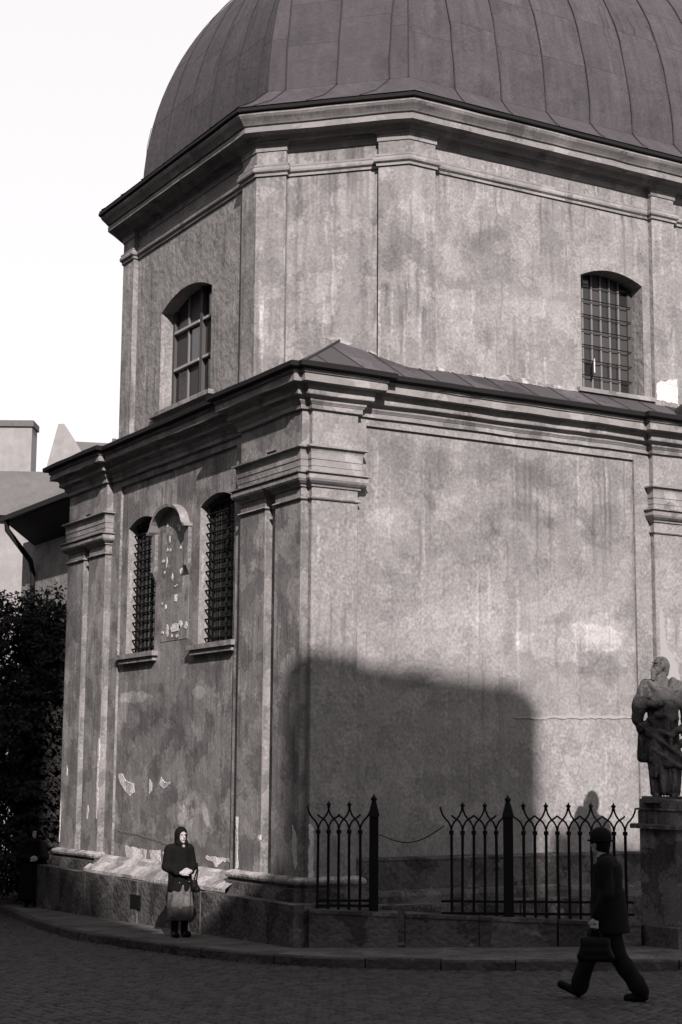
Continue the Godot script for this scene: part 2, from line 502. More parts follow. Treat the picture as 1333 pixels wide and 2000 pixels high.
# ------------------------------------------------------------------ the chapel
const OC := Vector3(4.6, 0.0, -4.86)     # centre of the drum's near half
const LONG := 4.4                        # the octagon is longer along the front
var f_front: Dictionary
var f_flank: Dictionary

func octagon(a: float, b: float) -> Array:
	var r := []
	for p in [[b, a], [-b, a], [-a, b], [-a, -b], [-b, -a], [b, -a], [a, -b], [a, b]]:
		r.append(Vector2(OC.x + p[0] + (LONG if p[0] > 0.0 else 0.0), OC.z + p[1]))
	return r

func prism(st: SurfaceTool, plan: Array, y0: float, y1: float) -> void:
	var poly := PackedVector2Array(plan)
	var run: float = plan[0].x * 0.37 + plan[0].y * 0.23
	for i in plan.size():
		var j := (i + 1) % plan.size()
		var nxt: float = run + plan[i].distance_to(plan[j])
		quv(st, [Vector2(run, -y0) / 5.0, Vector2(nxt, -y0) / 5.0, Vector2(nxt, -y1) / 5.0, Vector2(run, -y1) / 5.0], Vector3(plan[i].x, y0, plan[i].y), Vector3(plan[j].x, y0, plan[j].y), Vector3(plan[j].x, y1, plan[j].y), Vector3(plan[i].x, y1, plan[i].y))
		run = nxt
	var idx := Geometry2D.triangulate_polygon(poly)
	for y in [y0, y1]:
		for i in range(0, idx.size(), 3):
			tri(st, Vector3(poly[idx[i]].x, y, poly[idx[i]].y), Vector3(poly[idx[i + 1]].x, y, poly[idx[i + 1]].y), Vector3(poly[idx[i + 2]].x, y, poly[idx[i + 2]].y))

func v2(a: Array) -> Array:
	var r := []
	for p in a: r.append(Vector2(p[0], p[1]))
	return r

func slab_part(called: String, f: Dictionary, d: Array, mat: String, parent: Node, bev := 0.0) -> MeshInstance3D:
	var st := newst()
	if bev > 0.0: fbox_bev(st, f, d[0], d[1], d[2], d[3], d[4], d[5], bev)
	else: fbox(st, f, d[0], d[1], d[2], d[3], d[4], d[5])
	return put(st, called, M[mat], parent)

func build_lower() -> void:
	var fr := f_front
	var fl := f_flank
	# solid body well behind the faces
	var st := newst()
	box(st, Vector3(0.75, 0.0, -9.0), Vector3(13.2, 8.05, -0.75))
	put(st, "core_wall", M.inner_wall, chapel)
	st = newst()
	fbox(st, face(Vector3(0, 0, 0), Vector3.RIGHT, Vector3.BACK), -0.05, 13.48, -0.4, 8.0, -9.28, -9.0)
	put(st, "rear_wall", M.plaster, chapel)
	st = newst()
	box(st, Vector3(13.2, -0.4, -9.28), Vector3(13.5, 8.0, -0.1))
	put(st, "end_wall", M.plaster, chapel)
	# front: recessed panel inside a plain frame
	var front := wall_face(fr, 0.90, 6.10, 0.3, 7.46, -0.145, [], 0.1, RECT_R, "front_wall", M.front_panel, chapel)
	slab_part("wall_strip", fr, [0.70, 0.96, 0.3, 7.52, -0.4, -0.10], "plaster", chapel)
	slab_part("wall_strip", fr, [6.04, 6.40, 0.3, 7.52, -0.4, -0.10], "plaster", chapel)
	slab_part("wall_strip", fr, [0.96, 6.04, 7.37, 7.52, -0.4, -0.10], "plaster", chapel)
	# a torn edge in the panel's plaster coat, right half
	flake(fr, [[3.6, 3.15], [4.1, 3.14], [4.35, 3.165], [4.6, 3.16], [5.2, 3.18], [5.95, 3.20], [5.95, 3.225], [5.4, 3.235], [5.0, 3.215], [4.5, 3.21], [4.1, 3.18], [3.7, 3.165]], -0.145, 0.014, M.pale_plaster, front)
	for q in [[4.62, 2.55, 0.09], [4.78, 2.35, 0.05], [5.5, 2.05, 0.06], [4.9, 2.1, 0.05], [5.25, 2.45, 0.04], [5.7, 2.7, 0.05]]:
		var pts := []
		for k in 7:
			var a := TAU * k / 7.0
			var rr: float = q[2] * (0.7 + 0.5 * rng.randf())
			pts.append([q[0] + cos(a) * rr * 0.8, q[1] + sin(a) * rr])
		flake(fr, pts, -0.145, 0.005, M.pale_plaster, front)
	# front pilasters
	slab_part("pilaster", fr, [0.0, 0.765, 0.5, 7.52, -0.3, 0.0], "plaster", chapel, 0.012)
	slab_part("pilaster", fr, [6.36, 7.12, 0.5, 7.03, -0.3, 0.0], "plaster", chapel, 0.012)
	slab_part("wall_strip", fr, [7.10, 13.35, 0.3, 7.03, -0.4, -0.10], "plaster", chapel)
	slab_part("pilaster", fr, [12.74, 13.5, 0.5, 7.03, -0.3, 0.0], "plaster", chapel, 0.012)
	slab_part("frieze", fr, [6.36, 13.5, 7.03, 7.52, -0.3, 0.0], "plaster", chapel)
	# flank: frame, panel with two barred windows and a painted niche between them
	var ops := [[2.55, 3.80, 4.33, 6.57, 0.15], [5.53, 6.76, 4.33, 6.57, 0.15]]
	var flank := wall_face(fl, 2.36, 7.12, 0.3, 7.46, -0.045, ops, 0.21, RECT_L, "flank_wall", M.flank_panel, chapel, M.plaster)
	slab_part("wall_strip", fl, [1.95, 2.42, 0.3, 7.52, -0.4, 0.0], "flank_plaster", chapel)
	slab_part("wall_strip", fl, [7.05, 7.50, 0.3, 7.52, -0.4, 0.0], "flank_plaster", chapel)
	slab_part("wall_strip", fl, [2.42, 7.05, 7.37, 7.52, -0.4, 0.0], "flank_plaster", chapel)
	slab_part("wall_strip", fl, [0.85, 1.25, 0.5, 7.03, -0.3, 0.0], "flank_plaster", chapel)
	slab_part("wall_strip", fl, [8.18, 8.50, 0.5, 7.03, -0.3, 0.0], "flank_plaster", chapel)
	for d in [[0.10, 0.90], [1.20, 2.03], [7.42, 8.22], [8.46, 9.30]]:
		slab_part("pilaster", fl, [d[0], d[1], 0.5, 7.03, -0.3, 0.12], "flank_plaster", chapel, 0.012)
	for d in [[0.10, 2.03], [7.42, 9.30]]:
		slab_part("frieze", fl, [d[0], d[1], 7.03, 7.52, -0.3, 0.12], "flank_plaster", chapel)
	# torn and bare plaster on the flank
	for pts in [[[6.93, 2.255], [6.747, 2.265], [6.602, 2.143], [6.241, 2.095], [6.187, 1.949], [6.382, 1.876], [6.613, 1.968], [6.826, 2.097]],
			[[5.574, 2.179], [5.464, 2.112], [5.478, 1.986], [5.58, 1.925]],
			[[5.096, 2.225], [4.967, 2.135], [4.683, 2.13], [4.841, 2.07], [4.981, 2.018], [5.17, 2.091]],
			[[6.554, 1.04], [5.633, 1.013], [5.659, 0.80], [6.05, 0.82], [6.471, 0.84]],
			[[5.506, 1.011], [5.09, 1.03], [5.037, 0.846], [5.407, 0.80]],
			[[4.986, 1.01], [4.444, 1.003], [4.533, 0.84], [4.875, 0.863]],
			[[3.342, 1.024], [2.28, 1.016], [2.312, 0.979], [2.763, 0.97], [2.972, 0.862], [3.084, 0.954], [3.339, 0.972]]]:
		flake(fl, pts, -0.045, 0.008, M.bare_plaster, flank)
	# dark damp coat line with a pale rim above the plinth
	flake(fl, [[6.95, 1.10], [6.95, 1.30], [6.1, 1.27], [5.4, 1.22], [4.6, 1.12], [4.0, 1.08], [4.0, 1.055], [4.6, 1.09], [5.4, 1.19], [6.1, 1.235], [6.9, 1.265]], -0.045, 0.006, M.mortar_line, flank)
	for pts in [[[2.014, 1.665], [1.935, 1.667], [1.915, 0.927], [1.986, 0.907]],
			[[1.275, 1.409], [1.21, 1.43], [1.205, 1.351], [1.247, 1.331]],
			[[0.238, 1.596], [0.13, 1.405], [0.115, 1.063], [0.165, 0.987], [0.26, 1.26]],
			[[7.50, 2.898], [7.43, 2.879], [7.43, 2.538], [7.47, 2.359], [7.43, 1.826], [7.47, 1.469], [7.52, 1.822], [7.50, 2.359]],
			[[7.9, 1.7], [7.86, 1.6], [7.9, 1.45], [7.94, 1.55]], [[9.0, 2.4], [8.95, 2.3], [8.97, 2.2], [9.03, 2.25]], [[9.28, 1.75], [9.24, 1.75], [9.25, 1.0], [9.28, 1.0]]]:
		flake(fl, pts, 0.12, 0.006, M.bare_plaster, flank)
	flake(fr, [[0.003, 1.62], [0.07, 1.57], [0.075, 0.90], [0.003, 0.90]], 0.0, 0.006, M.bare_plaster, front)
	# pilaster on the right, patch where the coat has come off
	flake(fr, [[6.42, 5.0], [6.5, 4.9], [6.55, 4.4], [6.75, 4.1], [6.9, 3.6], [6.7, 3.2], [6.42, 3.3]], 0.0, 0.005, M.pale_plaster, front)
	build_capitals()
	build_base()
	# cornice
	var path := v2([[13.5, 0], [6.36, 0], [6.36, -0.1], [0.765, -0.1], [0.765, 0], [0, 0], [0, -0.1], [-0.12, -0.1], [-0.12, -2.03], [0, -2.03], [0, -7.42], [-0.12, -7.42], [-0.12, -9.3], [13.5, -9.3]])
	st = newst()
	sweep(st, path, [[-0.02, 7.49], [0.045, 7.495], [0.045, 7.56], [0.055, 7.565], [0.06, 7.575], [0.085, 7.605], [0.085, 7.635], [0.095, 7.645], [0.13, 7.665], [0.165, 7.675], [0.17, 7.685], [0.17, 7.735], [0.16, 7.745], [0.19, 7.80], [0.205, 7.812], [0.30, 7.815], [0.31, 7.82], [0.31, 7.905], [0.30, 7.912], [0.30, 7.93], [0.325, 7.94], [0.33, 7.985], [0.2, 8.0]], 1.0, true, 0.018, 0.3)
	put(st, "cornice", M.moulding, chapel)
	st = newst()
	sweep(st, path, [[0.3, 7.986], [0.40, 7.992], [0.42, 8.005], [0.425, 8.07], [0.40, 8.085], [0.10, 8.13]], 1.0, true, 0.014, 0.6)
	put(st, "gutter", M.gutter, chapel)
	build_flank_windows(fl, flank)
	build_niche(fl)
	build_lower_roof()

func build_capitals() -> void:
	var ovolo := [[-0.01, 6.36], [0.025, 6.365], [0.03, 6.385], [0.06, 6.405], [0.095, 6.435], [0.11, 6.462]]
	var slab := [[0.0, 6.46], [0.108, 6.461], [0.112, 6.465], [0.112, 6.522], [0.10, 6.528], [0.10, 6.545], [0.138, 6.55], [0.14, 6.568], [0.03, 6.59], [0.03, 6.655], [0.038, 6.66], [0.038, 6.75], [0.048, 6.756], [0.048, 6.835], [0.052, 6.87], [0.066, 6.90], [0.07, 6.918], [0.112, 6.926], [0.114, 6.95], [-0.01, 6.985]]
	var ring := [[-0.01, 6.175], [0.025, 6.18], [0.037, 6.195], [0.03, 6.212], [-0.01, 6.225]]
	for g in [[[[0.765, -0.1], [0.765, 0], [0, 0], [0, -0.1], [-0.12, -0.1], [-0.12, -2.03], [0, -2.03]], [[0.765, -0.1], [0.765, 0], [0, 0], [0, -0.1], [-0.12, -0.1], [-0.12, -0.9], [0, -0.9], [0, -1.2], [-0.12, -1.2], [-0.12, -2.03], [0, -2.03]]],
			[[[7.12, -0.1], [7.12, 0], [6.36, 0], [6.36, -0.1]], [[7.12, -0.1], [7.12, 0], [6.36, 0], [6.36, -0.1]]],
			[[[0, -7.42], [-0.12, -7.42], [-0.12, -9.3], [0, -9.3]], [[0, -7.42], [-0.12, -7.42], [-0.12, -8.22], [0, -8.22], [0, -8.46], [-0.12, -8.46], [-0.12, -9.3], [0, -9.3]]]]:
		var st := newst()
		sweep(st, v2(g[0]), slab, 1.0, false, 0.006, 0.4)
		sweep(st, v2(g[1]), ovolo, 1.0, false, 0.005, 0.4)
		sweep(st, v2(g[1]), ring, 1.0, false, 0.005, 0.4)
		put(st, "capital", M.moulding, chapel)

func build_base() -> void:
	# pilaster bases, worn pale
	var torus := [[-0.01, 0.90], [0.03, 0.895], [0.06, 0.885], [0.10, 0.86], [0.11, 0.83], [0.10, 0.80], [0.07, 0.785], [0.07, 0.74], [0.10, 0.735], [0.10, 0.50]]
	for g in [[[0.765, -0.1], [0.765, 0], [0, 0], [0, -0.1], [-0.12, -0.1], [-0.12, -2.03], [0, -2.03]], [[7.12, -0.1], [7.12, 0], [6.36, 0], [6.36, -0.1]], [[0, -7.42], [-0.12, -7.42], [-0.12, -9.3], [0, -9.3]]]:
		var st := newst()
		sweep(st, v2(g), torus.slice(0, 7), 1.0, false, 0.012, 0.3)
		put(st, "pilaster_base", M.worn_ledge, chapel)
		st = newst()
		sweep(st, v2(g), torus.slice(6), 1.0, false, 0.012, 0.3)
		put(st, "plinth_block", M.dark_stone, chapel)
	# sloping ledge between the flank pilasters
	var st2 := newst()
	sweep(st2, v2([[0, -1.9], [0, -7.5]]), [[0.0, 0.86], [0.06, 0.82], [0.12, 0.75], [0.20, 0.71], [0.27, 0.665], [0.33, 0.62], [0.34, 0.57], [0.30, 0.555]], 1.0, false, 0.022, 0.3)
	put(st2, "ledge", M.worn_ledge, chapel)
	# front ledge behind the railing
	st2 = newst()
	sweep(st2, v2([[6.36, -0.1], [0.765, -0.1]]), [[-0.03, 1.14], [0.05, 1.13], [0.06, 1.10], [0.05, 1.07], [0.05, 0.68], [0.09, 0.66], [0.12, 0.60], [0.12, 0.5], [0.25, 0.48]], 1.0, false, 0.015, 0.4)
	put(st2, "ledge", M.stone, chapel)
	# lower plinth of long dressed blocks, each a stone of its own
	var pl := part("plinth", chapel)
	var z := -9.62
	while z < 0.30:
		var L := rng.randf_range(0.95, 1.35)
		var z1 := minf(z + L, 0.36)
		if 0.36 - z1 < 0.3: z1 = 0.36
		var top0 := 0.56 + rng.randf_range(-0.012, 0.012)
		st2 = newst()
		fbox_bev(st2, f_flank, -z1 + 0.006, -z - 0.006, -0.6, top0, -0.1, 0.42 + rng.randf_range(-0.006, 0.01), 0.015)
		put(st2, "plinth_stone", M.stone, pl)
		z = z1
	var x := -0.10
	while x < 13.7:
		var x1 := minf(x + rng.randf_range(1.0, 1.4), 13.8)
		st2 = newst()
		fbox_bev(st2, f_front, x + 0.006, x1 - 0.006, -0.6, 0.50 + rng.randf_range(-0.01, 0.01), -0.1, 0.34 + rng.randf_range(-0.005, 0.005), 0.015)
		put(st2, "plinth_stone", M.dark_stone, pl)
		x = x1
	st2 = newst()
	fbox(st2, f_flank, 4.75, 5.15, 0.12, 0.34, 0.40, 0.438)
	put(st2, "vent_dark_panel", M.iron, chapel)  # dark panel painted in for the shade inside an open vent

func arc_bar(st: SurfaceTool, f: Dictionary, a: Array, b: Array, r: float) -> void:
	tube(st, [fp(f, a[0], a[1], a[2]), fp(f, b[0], b[1], b[2])], r, 5)

func build_flank_windows(fl: Dictionary, _wall: Node) -> void:
	var n := 0
	for op in [[2.55, 3.80], [5.53, 6.76]]:
		var w := part("barred_window", chapel)
		var st := newst()
		fbox(st, fl, op[0] - 0.1, op[1] + 0.1, 4.2, 6.9, -0.30, -0.255)
		put(st, "pane", M.glass, w)
		# timber frame and glazing bars deep in the opening
		st = newst()
		for u in [op[0], op[1] - 0.06]:
			fbox(st, fl, u, u + 0.06, 4.33, 6.75, -0.254, -0.235)
		fbox(st, fl, (op[0] + op[1]) / 2 - 0.03, (op[0] + op[1]) / 2 + 0.03, 4.33, 6.75, -0.254, -0.235)
		put(st, "frame", M.window_dark, w)
		for k in 15:
			var v := 4.43 + 0.155 * k
			if v > 6.72: break
			st = newst()
			arc_bar(st, fl, [op[0] - 0.01, v, -0.165], [op[1] + 0.01, v, -0.165], 0.016)
			put(st, "crossbar", M.iron, w)
		for k in 7:
			var u: float = lerpf(op[0], op[1], (k + 0.5) / 7.0)
			st = newst()
			arc_bar(st, fl, [u, 4.33, -0.19], [u, 6.72, -0.19], 0.011)
			put(st, "upright_bar", M.iron, w)
		st = newst()
		var s0: float = op[0] - 0.17
		var s1: float = op[1] + 0.2
		fbox(st, fl, s0, s1, 4.245, 4.325, -0.2, 0.07)
		fbox(st, fl, s0 + 0.06, s1 - 0.06, 4.165, 4.243, -0.2, 0.035)
		put(st, "sill", M.flank_moulding, w)
		n += 1

func build_niche(fl: Dictionary) -> void:
	var nc := part("painted_niche", chapel)
	var st := newst()
	fbox(st, fl, 4.18, 5.26, 4.46, 6.36, -0.08, -0.038)
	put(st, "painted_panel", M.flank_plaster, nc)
	# ogee hood: a projecting band following a bell curve
	st = newst()
	var pts := []
	var n := 26
	for i in n + 1:
		var t := float(i) / n
		var u := lerpf(4.10, 5.62, t)
		var xx := (t - 0.5) * 2.0
		var yy := 6.30 + (0.40 * pow(maxf(0.0, 1.0 - pow(absf(xx) / 0.86, 2.2)), 0.62) if absf(xx) < 0.86 else 0.0)
		pts.append(Vector2(u, yy))
	for i in n:
		var a: Vector2 = pts[i]
		var b: Vector2 = pts[i + 1]
		hexa(st, [fp(fl, a.x, a.y, -0.045), fp(fl, b.x, b.y, -0.045), fp(fl, b.x, b.y, 0.11), fp(fl, a.x, a.y, 0.11),
			fp(fl, a.x, a.y + 0.05, -0.045), fp(fl, b.x, b.y + 0.05, -0.045), fp(fl, b.x, b.y + 0.05, 0.12), fp(fl, a.x, a.y + 0.05, 0.12)])
	put(st, "hood", M.flank_moulding, nc)
	for u in [4.12, 5.46]:
		st = newst()
		fbox(st, fl, u, u + 0.15, 5.66, 6.31, -0.05, 0.015)
		hexa(st, [fp(fl, u + 0.05, 5.52, -0.05), fp(fl, u + 0.1, 5.52, -0.05), fp(fl, u + 0.1, 5.52, -0.03), fp(fl, u + 0.05, 5.52, -0.03),
			fp(fl, u, 5.658, -0.05), fp(fl, u + 0.15, 5.658, -0.05), fp(fl, u + 0.15, 5.658, 0.05), fp(fl, u, 5.658, 0.05)])
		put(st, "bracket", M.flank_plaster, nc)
	for q in [[5.08, 6.44, 0.03, 0.034], [4.65, 6.38, 0.038, 0.02], [4.56, 6.32, 0.03, 0.037], [4.96, 6.18, 0.022, 0.051], [5.05, 6.01, 0.026, 0.034], [4.93, 5.99, 0.026, 0.034], [4.51, 5.98, 0.03, 0.027], [5.2, 5.84, 0.06, 0.024], [5.06, 5.79, 0.026, 0.068], [5.14, 5.63, 0.03, 0.024], [4.49, 5.59, 0.045, 0.042], [4.3, 5.67, 0.022, 0.024], [4.82, 5.51, 0.03, 0.051], [4.68, 5.36, 0.075, 0.017], [4.67, 5.16, 0.052, 0.068], [5.06, 5.04, 0.034, 0.031], [5.22, 5.11, 0.019, 0.027], [4.98, 4.62, 0.045, 0.102], [4.64, 4.66, 0.169, 0.068], [4.45, 4.7, 0.06, 0.051], [4.25, 4.67, 0.052, 0.068], [4.79, 4.54, 0.03, 0.034], [4.58, 4.52, 0.038, 0.031], [5.18, 4.62, 0.052, 0.034]]:
		var p := []
		for k in 8:
			var a := TAU * k / 8.0
			var rr := 0.7 + 0.7 * rng.randf()
			p.append([q[0] + cos(a) * q[2] * rr, q[1] + sin(a) * q[3] * rr])
		flake(fl, p, -0.035 if q[1] < 6.34 else -0.045, 0.005, M.bare_plaster, nc, "paint_loss")

func roof_poly(st: SurfaceTool, poly: PackedVector2Array, yf: Callable) -> void:
	var idx := Geometry2D.triangulate_polygon(poly)
	for i in range(0, idx.size(), 3):
		var t := []
		for k in 3:
			var p: Vector2 = poly[idx[i + k]]
			t.append(Vector3(p.x, yf.call(p), p.y))
		tri(st, t[0], t[1], t[2])
		tri(st, t[0] - Vector3(0, 0.012, 0), t[2] - Vector3(0, 0.012, 0), t[1] - Vector3(0, 0.012, 0))

func build_lower_roof() -> void:
	var roof := part("lean_to_roof", chapel)
	var yf := func(p: Vector2) -> float: return 8.095 + 0.575 * (0.2 - p.y)
	var whole := PackedVector2Array([Vector2(-0.3, 0.2), Vector2(13.8, 0.2), Vector2(12.44, -1.26), Vector2(11.67, -0.52), Vector2(1.931, -0.52), Vector2(1.16, -1.26)])
	var x := -0.4
	var k := 0
	while x < 13.8:
		var x1 := x + 0.62
		var cut := Geometry2D.intersect_polygons(whole, PackedVector2Array([Vector2(x, -2), Vector2(x1, -2), Vector2(x1, 1), Vector2(x, 1)]))
		for c in cut:
			var st := newst()
			roof_poly(st, c, yf)
			put(st, "roof_sheet", M.roof_metal if k % 3 != 1 else M.roof_metal_2, roof)
		# standing seam
		var zt := -0.5
		if x1 < 1.931: zt = maxf(-x1 - 0.1, x1 - 2.42)
		if x1 < 1.16: zt = -x1 - 0.1
		if x1 > -0.2 and x1 < 11.7:
			var st := newst()
			tube(st, [Vector3(x1, yf.call(Vector2(x1, 0.2)) + 0.004, 0.2), Vector3(x1 + rng.randf_range(-0.04, 0.04), yf.call(Vector2(x1, zt)) + 0.004, zt)], 0.010, 4)
			put(st, "seam", M.seam_metal, roof)
		x = x1
		k += 1
	var st2 := newst()
	tube(st2, [Vector3(-0.3, 8.10, 0.2), Vector3(1.16, 8.95, -1.26)], 0.022, 5)
	put(st2, "hip_seam", M.seam_metal, roof)
	st2 = newst()
	roof_poly(st2, PackedVector2Array([Vector2(-0.3, 0.2), Vector2(1.16, -1.26), Vector2(0.25, -2.19), Vector2(0.25, -7.53), Vector2(1.16, -8.46), Vector2(-0.3, -9.9)]), func(p: Vector2) -> float: return 8.095 + 0.575 * (p.x + 0.3))
	roof_poly(st2, PackedVector2Array([Vector2(-0.3, -9.9), Vector2(1.16, -8.46), Vector2(1.931, -9.2), Vector2(11.67, -9.2), Vector2(12.44, -8.46), Vector2(13.8, -9.9)]), func(p: Vector2) -> float: return 8.095 + 0.575 * (-9.9 - p.y) * -1.0)
	roof_poly(st2, PackedVector2Array([Vector2(13.8, 0.2), Vector2(13.8, -9.9), Vector2(12.44, -8.46), Vector2(13.35, -7.53), Vector2(13.35, -2.19), Vector2(12.44, -1.26)]), func(p: Vector2) -> float: return 8.095 + 0.575 * (13.8 - p.x))
	put(st2, "roof_sheet", M.roof_metal, roof)
	# mortar fillet where the sheets meet the drum
	var line := [Vector3(11.67, 8.5, -0.5), Vector3(9.0, 8.5, -0.5), Vector3(6.7, 8.5, -0.5), Vector3(5.0, 8.5, -0.5), Vector3(3.4, 8.5, -0.5), Vector3(1.96, 8.5, -0.5), Vector3(1.55, 8.72, -0.88), Vector3(1.18, 8.94, -1.25)]
	var st3 := newst()
	for i in line.size() - 1:
		var a: Vector3 = line[i]
		var b: Vector3 = line[i + 1]
		var kk := maxi(2, int(a.distance_to(b) / 0.12))
		var d := (b - a)
		d.y = 0
		var out := Vector3(d.z, 0, -d.x).normalized() * -1.0
		if out.z < 0: out = -out
		for s in kk:
			var q := []
			for e in [s, s + 1]:
				var p := a.lerp(b, float(e) / kk)
				var nn := jit.get_noise_2d(p.x * 90.0, p.z * 90.0 + 7.0)
				var big := 1.0
				if p.x < 1.95: big = 1.6
				var h := clampf(0.012 + 0.11 * nn, 0.0, 0.14) * big
				q.append([p - Vector3(0, 0.03, 0) + out * (0.05 + 0.03 * nn), p + Vector3(0, 0.01 + h, 0) + out * 0.012, p + Vector3(0, 0.01 + h, 0) - out * 0.03])
			quad(st3, q[0][0], q[1][0], q[1][1], q[0][1])
			quad(st3, q[0][1], q[1][1], q[1][2], q[0][2])
	put(st3, "mortar_fillet", M.mortar, roof)

func build_upper() -> void:
	var fr := f_front
	var fl := f_flank
	var zw := -0.49
	var xw := 0.23
	var W := octagon(4.37, 2.669)
	var P := octagon(4.47, 2.71)
	# drum core
	var st := newst()
	prism(st, octagon(3.7, 2.3), 8.0, 12.6)
	put(st, "core_wall", M.inner_wall, chapel)
	wall_face(fr, 1.931, 11.67, 8.1, 12.25, zw, [[5.32, 6.64, 8.56, 10.48, 0.16]], 0.32, RECT_U, "drum_front_wall", M.upper_front, chapel, M.upper_plaster)
	wall_face(fl, 2.19, 7.53, 8.1, 12.25, -xw, [[3.92, 5.98, 8.56, 10.38, 0.24]], 0.27, RECT_U, "drum_flank_wall", M.upper_plaster, chapel)
	for i in 8:
		if i == 0 or i == 2: continue
		var a: Vector2 = W[i]
		var b: Vector2 = W[(i + 1) % 8]
		st = newst()
		var ln := a.distance_to(b) / 5.0
		var s0 := i * 0.37
		quv(st, [Vector2(s0, 0.85), Vector2(s0 + ln, 0.85), Vector2(s0 + ln, 0.02), Vector2(s0, 0.02)], Vector3(a.x, 8.1, a.y), Vector3(b.x, 8.1, b.y), Vector3(b.x, 12.25, b.y), Vector3(a.x, 12.25, a.y))
		put(st, "drum_wall", M.drum_uv, chapel)
	# folded pilasters on every edge and the broken architrave path
	var path := []
	for i in 8:
		var p: Vector2 = P[i]
		var d0: Vector2 = (p - P[(i + 7) % 8]).normalized()
		var d1: Vector2 = (P[(i + 1) % 8] - p).normalized()
		var n0 := Vector2(d0.y, -d0.x)
		var n1 := Vector2(d1.y, -d1.x)
		var a := p - d0 * 0.49
		var b := p + d1 * 0.49
		st = newst()
		prism(st, [a - n0 * 0.16, a, p, b, b - n1 * 0.16, p - (n0 + n1).normalized() * 0.2], 8.1, 12.25)
		put(st, "folded_pilaster", M.drum_uv, chapel)
		path.append(a - n0 * 0.1); path.append(a); path.append(p); path.append(b); path.append(b - n1 * 0.1)
		if i == 0:
			for q in [[7.30, -0.49], [7.30, -0.39], [6.80, -0.39], [6.80, -0.49]]: path.append(Vector2(q[0], q[1]))
	st = newst()
	sweep(st, path, [[-0.01, 11.675], [0.03, 11.68], [0.03, 11.72], [0.04, 11.725], [0.065, 11.745], [0.072, 11.775], [0.065, 11.81], [0.045, 11.83], [0.05, 11.835], [0.05, 11.865], [-0.01, 11.885]], 1.0, true, 0.006)
	put(st, "architrave", M.moulding, chapel)
	st = newst()
	sweep(st, path, [[-0.01, 12.085], [0.018, 12.09], [0.02, 12.195], [0.035, 12.205], [0.05, 12.225], [0.07, 12.235], [0.0, 12.26]], 1.0, true, 0.006)
	put(st, "frieze_band", M.moulding, chapel)
	var pp := []
	for p in P: pp.append(p)
	st = newst()
	sweep(st, pp, [[-0.12, 12.235], [0.075, 12.24], [0.09, 12.265], [0.12, 12.295], [0.13, 12.305], [0.275, 12.31], [0.285, 12.315], [0.285, 12.395], [0.27, 12.402], [0.27, 12.425], [0.30, 12.432], [0.315, 12.455], [0.345, 12.49], [0.385, 12.53], [0.405, 12.56], [0.41, 12.565], [0.41, 12.60], [0.2, 12.62]], 1.0, true, 0.018, 0.3)
	put(st, "cornice", M.moulding, chapel)
	st = newst()
	sweep(st, pp, [[0.35, 12.602], [0.44, 12.607], [0.455, 12.62], [0.455, 12.665], [0.43, 12.685], [0.1, 12.75]], 1.0, true, 0.012)
	put(st, "eave_edge", M.gutter, chapel)
	slab_part("drum_pilaster", fr, [6.80, 7.30, 8.1, 12.25, -0.6, -0.39], "upper_plaster", chapel, 0.01)
	build_front_window(fr, zw)
	build_flank_casement(fl, -xw)
	build_dome()
	# metal cap of the portal gable just at the edge of view
	st = newst()
	lathe(st, Vector3(7.5, 8.12, 0.0), [[0.0, 0.42], [0.2, 0.40], [0.42, 0.30], [0.6, 0.12], [0.64, 0.02], [0.7, 0.0], [0.7, -0.08]], 20)
	put(st, "gable_cap", M.gutter, chapel)
	flake(fr, [[6.82, 8.52], [6.82, 8.80], [6.9, 8.86], [7.0, 8.84], [7.1, 8.90], [7.28, 8.92], [7.29, 8.5]], -0.39, 0.006, M.bare_plaster, chapel)
	var fd := face(Vector3(W[2].x, 0, W[2].y), Vector3(1, 0, 1), Vector3(-1, 0, 1))
	flake(fd, [[1.5, 8.92], [1.36, 8.99], [1.22, 9.02], [1.05, 9.0], [1.2, 8.97], [1.3, 8.93], [1.42, 8.86]], 0.0, 0.006, M.mortar, chapel)

